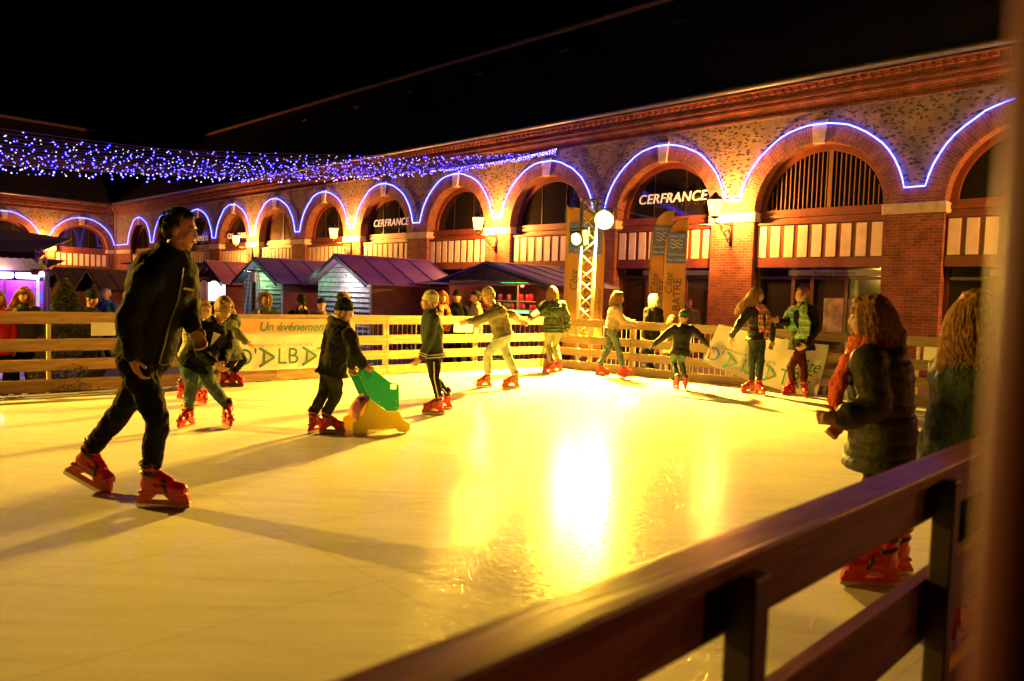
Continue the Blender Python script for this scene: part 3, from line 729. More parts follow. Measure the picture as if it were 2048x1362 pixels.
# ---------------- banners
cloth = base_mat('pvc_banner', (.78, .76, .68), .38, var=.03)
orange = base_mat('banner_orange', (.74, .38, .20), .45); gink = base_mat('banner_green_ink', (.02, .13, .10), .5); bink = base_mat('banner_blue_ink', (.02, .05, .3), .5); gry = base_mat('banner_grey_ink', (.2, .2, .17), .5)
def Atri(mbO, mbI, x, z, s):   # letter A lying on its side, apex to the right, orange wedge inside
    w_ = .028 * s / .2
    def bar(a, b_):
        a = V((a[0], 0, a[1])); b_ = V((b_[0], 0, b_[1])); d = (b_ - a).normalized(); n = V((-d.z, 0, d.x)) * w_ / 2
        mbO.add([a - n, b_ - n, b_ + n, a + n], [(0, 1, 2, 3)])
    bar((x, z + s * .5), (x + s * .85, z)); bar((x, z - s * .5), (x + s * .85, z)); bar((x + s * .27, z + s * .30), (x + s * .27, z - s * .3))
    mbI.add([V((x + s * .33, 0, z + s * .2)), V((x + s * .33, 0, z - s * .2)), V((x + s * .68, 0, z))], [(0, 1, 2)])
def banner(label, surf, W, H, top_band, green=gink):
    t = thing('banner', label, 'banner', surf(V((W / 2, 0, 0))), 0, 'event banners on the rink fence')
    nu, nv = 40, 14; mb = MB()
    for j in range(nv + 1):
        for i in range(nu + 1): mb.v.append(surf(V((W * i / nu, .0, H * j / nv))))
    for j in range(nv):
        for i in range(nu): a = j * (nu + 1) + i; mb.f.append((a, a + 1, a + nu + 2, a + nu + 1))
    mb.build('banner_cloth', cloth, t, smooth=True)
    tp = wm(t).inverted()
    def put(s, size, x, z, m, sh=0., bold=0., e=.011):
        M4 = Matrix.Translation((x, -e, z)) @ RX
        text(s, size, 'lettering', m, t, M4, shear=sh, ext=.0, bold=bold, surf=lambda p: tp @ surf(p))
    def flat(mb, name, m, e=.013):
        q = MB(); q.f = mb.f; q.v = [surf(V((p.x, -e, p.z))) for p in mb.v]; q.build(name, m, t)
    if top_band:
        ob = MB(); k = 30
        for i in range(k): x0 = W * i / k; x1 = W * (i + 1) / k; ob.add([V((x0, 0, H * .72)), V((x1, 0, H * .72)), V((x1, 0, H - .01)), V((x0, 0, H - .01))], [(0, 1, 2, 3)])
        flat(ob, 'orange_band', orange, .007)
        put('Un événement', .19, W * .46, H * .835, gink, .25, .004, .016)
    put('Communauté de Communes de la', .075, W * .36, H * .49, gry, .1)
    put('Côte', .24, W * .85, H * .56, gink, .35)
    z = H * .25; s = .26 * H / .75
    put("D'", s * 1.3, W * .09, z, bink if not top_band else gink); put('LB', s * 1.3, W * .415, z, gink); put('TRE', s * 1.3, W * .80, z, gink)
    a1, a2 = MB(), MB(); Atri(a1, a2, W * .185, z, s * 1.05); Atri(a1, a2, W * .535, z, s * 1.05); 
    if not top_band:
        a2.add([V((W * .0 + .04, 0, z + .12)), V((W * .0 + .04, 0, z - .02)), V((W * .0 + .15, 0, z + .05))], [(0, 1, 2)]); a2.add([V((W * .97, 0, z + .1)), V((W * .97, 0, z - .04)), V((W * .995, 0, z + .03))], [(0, 1, 2)])
    for nm_, q_, m_2, st_ in (('side_letter', a1, green, 3), ('orange_wedge', a2, orange, 1)):
        for i_ in range(0, len(q_.f), st_):
            z2 = MB(); 
            for f_ in q_.f[i_:i_ + st_]: z2.add([q_.v[v_] for v_ in f_], [tuple(range(len(f_)))])
            flat(z2, nm_, m_2)
    for x_, z_ in ((.03, .03), (W - .03, .03), (.03, H - .03), (W - .03, H - .03)):
        ey = MB(); ey.torus(surf(V((x_, -.004, z_))), .012, .004, nL if top_band else nR, 12, 5)
        ey.build('eyelet', STEEL, t)
bl0 = onplane(468, 752, L0, nL); s0_ = (bl0 - L0).dot(uL)
def surfL(p):
    wr = .006 * sin(p.x * 9 + 3 * sin(p.z * 6)) + .004 * sin(p.z * 21 + p.x * 3)
    return L0 + uL * (s0_ + p.x) - nL * (.014 - p.y + wr * .5) + V((0, 0, .175 + p.z))
banner('flat banner with an orange band reading Un événement on the left fence', surfL, 2.0, .775, True)
# drooping banner: quad pinned at the corners, sagging
cTL, cTR, cBR, cBL = (onplane(x, y, R0 - nR * .03, nR) for x, y in ((1440, 648), (1658, 690), (1634, 797), (1407, 722)))
def surfR(p):
    W, H = 2.1, .72; u = p.x / W; v = p.z / H
    q = cBL.lerp(cBR, u).lerp(cTL.lerp(cTR, u), v)
    sg = 4 * u * (1 - u) * (.055 - .01 * v)
    wr = .02 * sin(u * 9 + v * 3) + .012 * sin(u * 21 - v * 5)
    return q - V((0, 0, sg * 1.0)) - nR * (.025 - p.y + wr + .06 * (1 - v) * u * 2 * (1 - u))
banner('drooping slanted banner with D ALBATRE lettering hanging on the right fence behind the two women', surfR, 2.1, .72, False)

# ================================================================ LIGHT NET OVER THE COURTYARD
LEDB = bpy.data.materials.new('led_bulb_blue'); LEDB.use_nodes = True; b = LEDB.node_tree.nodes['Principled BSDF']; b.inputs['Emission Color'].default_value = (.02, .019, 1, 1); b.inputs['Emission Strength'].default_value = 46
LEDW = bpy.data.materials.new('led_bulb_white'); LEDW.use_nodes = True; b = LEDW.node_tree.nodes['Principled BSDF']; b.inputs['Emission Color'].default_value = (.62, .62, 1, 1); b.inputs['Emission Strength'].default_value = 2.2
WIRE = base_mat('purple_cable', (.12, .06, .14), .5)
def ico(r):
    bm = bmesh.new(); bmesh.ops.create_icosphere(bm, subdivisions=1, radius=r); me = bpy.data.meshes.new('bulb'); bm.to_mesh(me); bm.free(); return me
meB = ico(.013); meB.materials.append(LEDB); meW = ico(.013); meW.materials.append(LEDW)
NE = onplane(1112, 297, HM @ V((0, -.25, 0)), (HM.to_3x3() @ V((0, 1, 0))))
rnd = random.Random(3)
LX0 = [257, 265, 273, 281, 288, 294, 300, 305, 309, 313, 317, 320, 323, 326, 329]
LXM = [313, 317, 322, 327, 331, 334, 337, 340, 342, 344, 346, 348, 350, 352, 354]
for k in range(15):
    E0 = at(0, LX0[k], 13.2 - .12 * k); E5 = at(500, LXM[k], 17.2 - .05 * k)
    dirx = (E0.xy - NE.xy); Lp = dirx.length
    u5 = (E5.xy - NE.xy).dot(dirx) / Lp / Lp
    # quadratic z through NE(0), E5(u5), E0(1)
    z0, z5, z1 = NE.z, None, E0.z
    P5 = NE.xy + dirx * u5; vv = ray(500, LXM[k])
    # distance where the ray passes the string plane
    n2 = V((-dirx.y, dirx.x, 0)); q5 = onplane(500, LXM[k], NE, n2); u5 = (q5.xy - NE.xy).dot(dirx) / Lp / Lp; z5 = q5.z
    A_ = ((z5 - z0) / u5 - (z1 - z0)) / (u5 - 1); B_ = (z1 - z0) - A_
    def P(u): return V((NE.x + dirx.x * u, NE.y + dirx.y * u, z0 + B_ * u + A_ * u * u))
    t = thing('light_string', 'one of the long strings of blue fairy lights fanned out above the courtyard', 'light string', NE, 0, 'fairy light strings across the night sky')
    MB().tube([P(i / 40 * 1.3) for i in range(41)], .006, 4).build('cable', WIRE, t)
    inv = wm(t).inverted()
    nb = 99 if k > 2 else 80
    L_ = Lp * 1.3
    for i in range(nb):
        u = (i + .35 + rnd.uniform(-.33, .33)) / nb * 1.3
        p = P(u) + V((rnd.uniform(-.05, .05), rnd.uniform(-.05, .05), -rnd.uniform(0, .14)))
        o = bpy.data.objects.new('bulb', meW if rnd.random() < .45 else meB); COL.objects.link(o); o.parent = t; o.location = inv @ p

# strings added to be mirrored in the arch windows, running towards the far wing
for k in range(6):
    ang = radians(183 + 4.5 * k); dv = V((cos(ang), sin(ang)))
    def P2(s_): return V((NE.x + dv.x * s_, NE.y + dv.y * s_, NE.z - .155 * s_ + .0042 * s_ * s_ - .02 * k))
    t = thing('light_string', 'one of the fairy light strings added for reflections in the arch windows', 'light string', NE, 0, 'fairy light strings added for window reflections')
    MB().tube([P2(i * .65) for i in range(41)], .006, 4).build('cable', WIRE, t)
    inv = wm(t).inverted()
    for i in range(96):
        p = P2((i + rnd.uniform(.1, .9)) * .27) + V((rnd.uniform(-.05, .05), rnd.uniform(-.05, .05), -rnd.uniform(0, .12)))
        o = bpy.data.objects.new('bulb', meW if rnd.random() < .45 else meB); COL.objects.link(o); o.parent = t; o.location = inv @ p

# ================================================================ CHALETS
CLAD = [base_mat('white_weatherboard', (.55, .53, .50), .6, var=.35, vscale=9, bump=.2), base_mat('green_grey_weatherboard', (.48, .56, .46), .6, var=.25, vscale=4, bump=.2)]
RBR = base_mat('redbrown_stain', (.20, .05, .035), .55, var=.3, vscale=3, bump=.2)
ROOFM = base_mat('painted_metal_roof', (.36, .16, .28), .45, var=.25, vscale=1.5)
ROOFD = base_mat('dark_felt_roof', (.07, .06, .06), .7, var=.3, vscale=2)
hu = V((cos(AW), sin(AW), 0)); hv = V((-sin(AW), cos(AW), 0))     # along the hall / away from the camera
def chalet(apx, apy, d, W, Ln, zr, ze, cladmat, sidemat, roofmat, label, gable_board=True, open_front=None, ov=.28, ovf=.35):
    A = at(apx, apy, d); zr = A.z
    t = thing('market_chalet', label, 'chalet', (A.x, A.y, GZ), AW, 'wooden market chalets')
    # local: x along gable (hall direction), y away ; gable front at y=0
    h = W / 2; z0, ze_, zr_ = 0.0, ze - GZ, zr - GZ
    pitch = (zr_ - ze_) / (h + ov)
    wh = zr_ - pitch * h - .03
    # side and back walls
    w_ = MB(); w_.b2(h - .04, h, .04, Ln, z0, wh); w_.build('side_wall', sidemat, t, world=False)
    w_ = MB(); w_.b2(-h, -h + .04, .04, Ln, z0, wh); w_.build('side_wall', sidemat, t, world=False)
    w_ = MB(); w_.prism([(-h, z0), (h, z0), (h, wh), (0, zr_ - .04), (-h, wh)], .04, V((0, Ln - .04, 0))); w_.build('back_wall', sidemat, t, world=False)
    # weatherboard gable front
    if open_front is None:
        bz = z0 + .02; bd = MB()
        while bz < zr_ - .12:
            z1_ = min(bz + .145, zr_ - .05)
            hw_ = h if z1_ < wh else max(.05, h * (zr_ - .04 - z1_) / (zr_ - .04 - wh))
            hw0 = h if bz < wh else max(.05, h * (zr_ - .04 - bz) / (zr_ - .04 - wh)); hw_ = min(hw_, hw0)
            bd.add([V((-hw0, -.05, bz)), V((hw0, -.05, bz)), V((hw_, -.008, z1_)), V((-hw_, -.008, z1_)), V((-hw0, .02, bz)), V((hw0, .02, bz)), V((hw_, .02, z1_)), V((-hw_, .02, z1_))],
                   [(0, 1, 2, 3), (7, 6, 5, 4), (0, 4, 5, 1), (3, 2, 6, 7), (0, 3, 7, 4), (1, 5, 6, 2)]); bz += .145
        bd.build('gable_wall', cladmat, t, world=False)
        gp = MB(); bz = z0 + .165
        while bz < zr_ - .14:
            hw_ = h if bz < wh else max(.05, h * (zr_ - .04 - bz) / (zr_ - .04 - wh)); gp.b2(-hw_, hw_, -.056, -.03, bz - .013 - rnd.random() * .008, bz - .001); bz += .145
        gp.build('board_gap_shade', IRON, t, world=False)  # dark strips paint the shade under the lip of each board
        cn = MB(); cn.b2(-h - .01, -h + .05, -.045, .02, z0, wh); cn.b2(h - .05, h + .01, -.045, .02, z0, wh); cn.b2(-.025, .025, -.05, -.03, z0, z0 + 1.1) if False else None
        cn.b2(-h + .1, h - .1, -.055, -.03, wh * .88, wh * .92); cn.build('trim', cladmat, t, world=False)
    else:
        g_ = MB(); g_.prism([(-h, wh), (h, wh), (0, zr_ - .04)], .03, V((0, 0, 0))); g_.build('gable_board', cladmat, t, world=False)
        c_ = MB(); c_.b2(-h, h, 0, .04, z0, 1.0); c_.b2(-h - .05, h + .05, -.3, .08, 1.0, 1.04)
        for x in (-h + .04, h - .04): c_.b2(x - .04, x + .04, 0, .08, 0, wh)
        c_.build('counter', sidemat, t, world=False)
    # roof slabs with battens
    for sgn in (-1, 1):
        r_ = MB(); e_ = V((sgn * (h + ov), 0, ze_)); tp = V((0, 0, zr_)); dn = (e_ - tp).normalized(); nn = V((-dn.z * sgn, 0, dn.x * sgn)) if sgn > 0 else V((dn.z, 0, -dn.x)); nn = nn.normalized(); 
        if nn.z < 0: nn = -nn
        a0, a1 = -ovf, Ln + ovf * .6
        q = [tp + V((0, a0, 0)), e_ + V((0, a0, 0)), e_ + V((0, a1, 0)), tp + V((0, a1, 0))]
        r_.add(q + [p + nn * .035 for p in q], [(0, 1, 2, 3), (7, 6, 5, 4), (0, 4, 5, 1), (1, 5, 6, 2), (2, 6, 7, 3), (3, 7, 4, 0)])
        rr = r_.build('roof', roofmat, t, world=False)
        bt = MB(); y = a0 + .02
        while y < a1 + .01:
            bt.beam(tp + V((0, y, 0)) + nn * .045, e_ + V((0, y, 0)) + nn * .045, .035, .03, nn); y += (a1 - a0 - .04) / 4
        bt.build('seam', roofmat, rr, world=False)
        fb = MB(); fb.beam(tp + V((0, a0 - .02, -.05)), e_ + V((0, a0 - .02, -.05)), .025, .085, V((0, 1, 0)).cross(dn)); fb.build('barge_board', ROOFD if roofmat is not ROOFD else RBR, rr, world=False)
    rc = MB(); rc.beam((0, -ovf, zr_ + .045), (0, Ln + ovf * .6, zr_ + .045), .16, .03); rc.build('ridge_cap', roofmat, t, world=False)
    return t, (h, Ln, wh, ze_, zr_)
c4, dm4 = chalet(690, 512, 22.6, 2.75, 3.0, 0, 1.62, CLAD[0], RBR, ROOFM, 'pale weatherboarded chalet with a purple-pink metal roof, nearest behind the fence', ov=.30)
c3, dm3 = chalet(527, 518, 25.5, 2.6, 3.0, 0, 1.60, CLAD[1], RBR, base_mat('violet_metal_roof', (.22, .15, .38), .45, var=.25, vscale=1.5), 'chalet with a green-lit weatherboard gable and dark violet roof', ov=.3)
c2, dm2 = chalet(425, 524, 32.0, 2.6, 3.0, 0, 1.55, RBR, RBR, ROOFM, 'farther chalet with brown gable and a bright lit sales window', open_front=True, ov=.4)
c1, dm1 = chalet(190, 540, 38, 3.0, 3.0, 0, 1.15, RBR, RBR, ROOFD, 'dark chalet with a grey roof at the far left behind the beanie man', ov=.4)
c0, dm0 = chalet(120, 536, 42, 3.0, 3.0, 0, 1.15, RBR, RBR, ROOFD, 'dark chalet at the far left, mostly hidden by the fair stall', ov=.4)
c5, dm5 = chalet(982, 527, 20.4, 3.5, 2.6, 0, 1.72, base_mat('orange_pine_cladding', (.38, .22, .10), .6, var=.3, vscale=5, bump=.3), RBR, base_mat('grey_violet_roof', (.30, .26, .32), .35, var=.2, vscale=2), 'wide open stall with pine gable and red and green goods under its awnings', open_front=True, ov=.55, ovf=.16)
# vertical boards in the pine gable
gb = MB(); h5, L5, wh5, ze5, zr5 = dm5
for k in range(-12, 13):
    x = k * .14; gb.b2(x - .006, x + .006, -.012, .001, wh5 + .01, max(wh5 + .02, zr5 - .08 - (zr5 - wh5) * abs(x) / h5))
gb.build('gable_batten', RBR, c5, world=False)
# raised flap shutters in front of and beside the stall
fl = MB(); fl.box((-.1, -.62, wh5 - .10), (3.9, 1.2, .03), Matrix.Rotation(radians(4), 3, 'X')); fl.build('raised_shutter', base_mat('brown_flap', (.34, .20, .11), .6, var=.2), c5, world=False)
fl = MB(); fl.box((-h5 - .7, 1.2, wh5 - .02), (1.4, 2.4, .03), Matrix.Rotation(radians(-6), 3, 'Y')); fl.build('raised_shutter', MATS['brown_flap'], c5, world=False)
# goods on shelves: red tubs and bags
sh = MB()
for z in (1.0, 1.28, 1.52): sh.b2(-h5 + .3, h5 - .1, .5, .75, z - .03, z)
for x in (-.6, .55, 1.4): sh.b2(x, x + .03, .48, .51, .9, wh5)
sh.build('shelf', base_mat('shelf_wood', (.3, .2, .13), .6), c5, world=False)
redm = [base_mat('red_sweets', (.6, .02, .02), .35), base_mat('pink_sweets', (.5, .05, .12), .4), base_mat('green_sweets', (.03, .3, .06), .4)]
for i in range(64):
    x = rnd.uniform(-h5 + .4, h5 - .2); z = rnd.choice((1.0, 1.28, 1.52)); hgt = rnd.uniform(.13, .22)
    g_ = MB(); g_.tube([(x, .6, z), (x, .6, z + hgt * .8), (x, .6, z + hgt)], [.055, .065, .03], 8)
    o = g_.build('sweet_tub', redm[0] if i % 5 < 3 else redm[i % 3], None, world=False, smooth=True)
    o.matrix_basis = wm(c5).copy(); tag(o, 'small coloured tub of sweets on the shelves of the wide open stall', 'tub', 'tubs of sweets on the stall shelves')
def local_light(t, x, y, z, e, c, r=.1, name='lamp'):
    o = light(name, 'POINT', (0, 0, 0), e, c, None, shadow_soft_size=r); o.parent = t; o.location = (x, y, z); return o
bu = MB(); bu.tube([(.2, .2, wh5 - .06), (2 * .6, .2, wh5 - .06)], .025, 8); bu.build('green_lamp_tube', base_mat('green_glow', (.1, 1, .3), .4, emit=(.05, 1, .2), es=14), c5, world=False)
bu = MB(); bu.tube([(.3, .46, 1.22), (1.0, .46, 1.22)], .02, 8); bu.build('green_lamp_tube', MATS['green_glow'], c5, world=False)
bu = MB(); bu.ell((.9, .3, wh5 - .1), .05); bu.build('red_lamp', base_mat('red_glow', (1, .1, .1), .4, emit=(1, .08, .05), es=12), c5, world=False)
local_light(c5, .5, .1, wh5 - .12, 12, (.1, 1, .25)); local_light(c5, 1.2, .15, wh5 - .2, 45, (1, .12, .06)); local_light(c5, -.9, .2, wh5 - .15, 9, (1, .5, .2)); local_light(c5, -.3, -.6, wh5 - .6, 12, (1, .5, .15), .2)
# lit window of the farther chalet
h2, L2, wh2 = dm2[:3]
wn_ = MB(); wn_.b2(-h2 + .25, h2 - .15, .30, .33, 1.06, wh2 - .04); wn_.build('lit_back_panel', base_mat('lit_interior', (.9, .9, .85), .6, emit=(1, .96, .85), es=2.2), c2, world=False)
local_light(c2, 0, .5, wh2 - .15, 60, (1, .93, .8)); 
gr_ = MB()
for k in range(24):
    x = -h2 - .2 + k * .13; gr_.ell((x, -.38, wh2 - .02 - .05 * sin(k * .9)), (.09, .05, .05), nu=6, nv=4)
gr_.build('green_garland', base_mat('fir_garland', (.03, .12, .05), .8), c2, world=False)
# unseen lamps added under the eaves to brighten and tint the gables
for t_, dm, x, c, e in ((c3, dm3, .1, (.6, 1, .5), 32), (c4, dm4, -1.0, (.4, 1, .5), 10), (c4, dm4, .5, (1, .88, .95), 48)):
    z_ = dm[2] - .1
    g_ = MB(); g_.tube([(x, -.30, z_ + .26), (x, -.28, z_ + .20)], [.025, .03], 8); g_.build('added_gable_lamp', IRON, t_, world=False)
    local_light(t_, x, -.55, z_ + .12, e * .8, c, .06)
# orange awning between
t = thing('stall_awning', 'orange sloping awning of a stall partly hidden behind the skater in front', 'awning', at(385, 600, 34) * 1.0, AW)
t.location.z = GZ
a_ = MB(); a_.box((0, 0, 2.25), (4.2, 2.2, .03), Matrix.Rotation(radians(28), 3, 'X')); a_.build('canopy', base_mat('orange_canvas', (.55, .16, .05), .7), t, world=False)
a_ = MB()
for x in (-2, 2):
    for y, zt_ in ((-.9, 1.75), (.9, 2.7)): a_.tube([(x, y, 0), (x, y, zt_)], .025, 6)
a_.build('frame', ALU, t, world=False)

# ---------------- patio heaters
HEATB = base_mat('heater_hood', (.35, .35, .42), .25, metal=.8)
def heater(px_, py_, d, label):
    p = at(px_, py_, d); t = thing('patio_heater', label, 'heater', (p.x, p.y, GZ), 0, 'pyramid patio heaters')
    z = p.z - GZ
    MB().tube([(0, 0, z - .03), (0, 0, z), (0, 0, z + .03)], [.30, .33, .05], 20).build('hood', HEATB, t, world=False)
    MB().tube([(0, 0, z - .32), (0, 0, z - .03)], .09, 12).build('burner', STEEL, t, world=False)
    MB().b2(-.25, .25, -.25, .25, .02, .35).build('gas_housing', BLACK, t, world=False)
    for a, b_ in ((-1, -1), (1, -1), (1, 1), (-1, 1)):
        MB().tube([(a * .25, b_ * .25, .02), (a * .10, b_ * .10, z - .1)], .018, 6).build('leg', ALU, t, world=False)
    MB().tube([(0, 0, .35), (0, 0, z - .3)], .05, 10).build('glass_tube', GLASS_ROUGH, t, world=False)
    return t
heater(508, 541, 21, 'pyramid patio heater beside the woman in the fur-trimmed hood')
heater(267, 527, 21, 'pyramid patio heater behind the shoulder of the dark skater in front')

# ---------------- fairground stall at the left
fs = thing('fairground_stall', 'fairground stall with yellow canopy, maroon scalloped valance and purple lit panels', 'stall', (at(10, 600, 18.5).x, 18.5, GZ), radians(-14))
PUR = bpy.data.materials.new('purple_backlit_panel'); PUR.use_nodes = True; N, L = nodes(PUR); b = N['Principled BSDF']
tc = N.new('ShaderNodeTexCoord'); vo = N.new('ShaderNodeTexVoronoi'); vo.inputs['Scale'].default_value = 2.3; L.new(tc.outputs['Object'], vo.inputs['Vector'])
c_ = ramp(N, L, vo.outputs['Distance'], [(.0, (.9, .5, 1)), (.05, (.10, .12, .7)), (.25, (.07, .10, .5)), (.33, (.30, .02, .42)), (.8, (.16, .01, .34))])
L.new(c_, b.inputs['Base Color']); L.new(c_, b.inputs['Emission Color']); b.inputs['Emission Strength'].default_value = .75
m_ = MB(); m_.b2(-2.6, 1.22, 0, .05, .55, 1.62); m_.build('lit_panel', PUR, fs, world=False)
m_ = MB(); m_.b2(-2.6, 1.22, -.25, .3, .35, .55); m_.b2(-2.6, 1.22, 0, 1.8, 0, .35); m_.b2(-2.6, -.5, 1.7, 1.8, .3, 2.0); m_.build('counter', base_mat('dark_blue_counter', (.03, .03, .12), .4), fs, world=False)
for x in (-1.3, 0.0, 1.2):
    m_ = MB(); m_.b2(x - .03, x + .03, -.03, .03, .5, 2.2); m_.build('upright', base_mat('maroon_post', (.12, .03, .06), .4), fs, world=False)
for k in range(5):
    x = -2.3 + k * .78
    m_ = MB(); m_.tube([(x - .30, -.12, 1.74), (x + .28, -.12, 1.74)], .075, 8); m_.build('fluorescent_lamp', base_mat('violet_white_lamp', (1, .9, 1), .4, emit=(.72, .5, 1), es=14), fs, world=False, smooth=True)
m_ = MB(); m_.add([(-2.7, -.3, 1.86), (1.35, -.3, 1.86), (1.35, .5, 2.15), (-2.7, .5, 2.3)], [(0, 1, 2, 3)]); m_.b2(-2.7, 1.35, -.32, -.26, 1.80, 1.88); m_.build('blue_fascia', base_mat('blue_fascia', (.06, .07, .2), .4), fs, world=False)
YEL = base_mat('yellow_canopy', (.80, .62, .05), .7, var=.2); MAR = base_mat('maroon_valance', (.16, .02, .04), .7)
m_ = MB(); m_.add([(-2.9, -.9, 2.33), (1.95, -.9, 2.26), (.2, 1.8, 2.75), (-2.9, 1.8, 3.1)], [(0, 1, 2, 3)]); o = m_.build('canopy', YEL, fs, world=False); o.modifiers.new('s', 'SOLIDIFY').thickness = .02
m_ = MB(); n = 120; top = []; bot = []
for k in range(n + 1):
    x = -2.9 + 4.85 * k / n; zt_ = 2.33 - .07 * k / n
    top.append(V((x, -.91, zt_))); bot.append(V((x, -.91, zt_ - .12 - .035 * abs(sin(k / n * pi * 22)))))
m_.v = top + bot; m_.f = [(k, k + 1, n + 2 + k, n + 1 + k) for k in range(n)]
m_.build('valance', MAR, fs, world=False).modifiers.new('s', 'SOLIDIFY').thickness = .01
m_ = MB(); m_.add([(.0, -.55, 2.15), (1.7, -.55, 2.12), (1.35, -.35, 1.86), (-.3, -.35, 1.86)], [(0, 1, 2, 3)]); m_.add([(-2.9, -.5, 2.2), (1.5, -.5, 2.18), (1.5, -.2, 1.9), (-2.9, -.2, 1.9)], [(0, 1, 2, 3)]); m_.build('yellow_soffit', YEL, fs, world=False)
m_ = MB(); m_.b2(1.3, 1.9, -.5, -.45, 1.75, 1.9); m_.build('end_board', MAR, fs, world=False)
m_ = MB(); m_.ell((1.62, -.5, 1.78), .06); m_.build('end_bulb', base_mat('white_bulb', (1, 1, 1), .4, emit=(.9, .8, 1), es=16), fs, world=False)
m_ = MB(); m_.tube([(1.45, -.45, 1.7), (1.45, -.45, 0)], .03, 8); m_.build('lit_post', base_mat('lit_white_post', (.85, .85, .85), .4, emit=(.9, .8, .9), es=.5), fs, world=False)  # white glow in the material stands in for light on the post
dsh = MB(); dsh.loft([(V((.62 + .03 * sin(k), -.95 + k * .02, 2.12)), V((.10 + .035 * 0, 0, 0)) * (1 - .25 * k), V((.0, 0, .26)) * (1 - .25 * k)) for k in range(3)], 20); dsh.build('satellite_dish', base_mat('pale_dish', (.5, .48, .5), .4), fs, world=False)
local_light(fs, .2, -.35, 1.7, 55, (.6, .35, 1), .2); local_light(fs, -1.5, -.35, 1.7, 55, (.6, .35, 1), .2)
# carved figures on the stall
m_ = MB()
for c_, r_ in (((1.98, -.95, 2.2), (.11, .06, .06)), ((2.1, -.95, 2.24), (.06, .04, .05)), ((1.9, -.95, 2.28), (.03, .03, .07)), ((2.06, -.95, 2.30), (.03, .03, .06)), ((1.95, -.95, 2.1), (.07, .05, .08)), ((2.14, -.95, 2.12), (.05, .04, .03))): m_.ell(c_, r_)
m_.build('carved_ornament', base_mat('painted_pink_ornament', (.65, .35, .3), .5, var=.5, vscale=9), fs, world=False, remesh=.012)
m_ = MB()
for c_, r_ in (((.7, -.6, 1.58), (.17, .08, .17)), ((.75, -.6, 1.8), (.22, .08, .1)), ((.62, -.6, 1.35), (.14, .07, .1))): m_.ell(c_, r_)

# ---------------- clipped conifer in front of the left fence's outside
def conifer(base, H, R0_, label):
    t = thing('clipped_conifer', label, 'shrub', base, 0)
    rn = random.Random(5); mb = MB()
    for i in range(24000):
        zz = rn.random() ** .85; rr = R0_ * (1 - zz) ** .8 * (min(1, .55 + zz * 6)) * (rn.random() ** .22) * (1 + .10 * sin(zz * 31 + rn.random()))
        a = rn.uniform(0, 2 * pi); p = V((cos(a) * rr, sin(a) * rr, .12 + zz * (H - .12)))
        d = V((cos(a) + rn.uniform(-.8, .8), sin(a) + rn.uniform(-.8, .8), rn.uniform(-.1, 1.1))).normalized(); s_ = d.cross(V((rn.uniform(-1, 1), rn.uniform(-1, 1), rn.uniform(-1, 1)))).normalized()
        l_ = rn.uniform(.018, .04); w2 = .008
        mb.add([p - s_ * w2, p + s_ * w2, p + d * l_ + s_ * w2 * .4, p + d * l_ - s_ * w2 * .4], [(0, 1, 2, 3)])
    mb.build('foliage', base_mat('conifer_leaf', (.085, .085, .03), .7, var=.5, vscale=30), t, world=False)
    MB().tube([(0, 0, -.1), (0, 0, H * .85)], [.02, .006], 8).build('stem', base_mat('bark', (.1, .07, .05), .9), t, world=False)
    MB().tube([(0, 0, -.0), (0, 0, .24)], [.2, .26], 16).build('pot', base_mat('dark_pot', (.04, .035, .03), .6), t, world=False)
pc = at(132, 700, 9.9); conifer((pc.x, pc.y, GZ), at(132, 560, 9.9).z - GZ, .52, 'dark cone-shaped conifer behind the left fence beside the red-haired woman')

# ---------------- crowd barriers seen through the slats
def barrier(px_, d, rz, label):
    p = at(px_, 700, d); t = thing('crowd_barrier', label, 'barrier', (p.x, p.y, GZ), rz, 'steel crowd barriers behind the rink fence')
    f_ = MB(); f_.tube([(-1, 0, .2), (-1, 0, 1.02), (-.95, 0, 1.08), (.95, 0, 1.08), (1, 0, 1.02), (1, 0, .2), (.98, 0, .18), (-.98, 0, .18)], .019, 8); f_.build('frame', ALU, t, world=False, smooth=True)
    b_ = MB()
    for k in range(17): b_.tube([(-.9 + k * .1125, 0, .18), (-.9 + k * .1125, 0, 1.08)], .007, 5)
    b_.build('bars', ALU, t, world=False)
    for x in (-.75, .75): MB().tube([(x, -.28, 0), (x, -.2, .03), (x, 0, .18), (x, .2, .03), (x, .28, 0)], .015, 6).build('foot', ALU, t, world=False)
barrier(745, 14.6, radians(42), 'steel crowd barrier in front of the pale chalet, seen through the fence slats')
barrier(1010, 17.3, radians(10), 'steel crowd barrier in front of the wide stall')
barrier(1290, 15.6, radians(-38), 'steel crowd barrier behind the right fence next to the grey-haired person')
barrier(1420, 14.0, radians(-40), 'steel crowd barrier behind the drooping banner')
# folding ladder/trestle leaning? -> broom-like stick lying against the left fence
st = MB(); st.tube([gnd(342, 780), onplane(372, 742, L0 - nL * .05, nL)], .014, 8); o = st.build('leaning_stick', POSTM); tag(o, 'pale wooden stick leaning on the fence behind the skaters at the left', 'stick')

# ---------------- blurred post at the right edge, very close to the camera
pp = at(2072, 700, .235)
t = thing('marquee_post', 'reddish brown smooth post blurred at the right edge, right beside the camera', 'post', (pp.x, pp.y, GZ))
upv = V((.0, 0, 1))
MB().tube([(pp.x + .002, pp.y, GZ), (pp.x + .002, pp.y, 1.3), (pp.x + .002, pp.y, 2.6)], .0145, 24).build('shaft', base_mat('brown_painted_tube', (.24, .05, .045), .5), t, smooth=True)
MB().tube([(pp.x + .002, pp.y, GZ), (pp.x + .002, pp.y, GZ + .02)], .06, 24).build('foot_plate', STEEL, t)
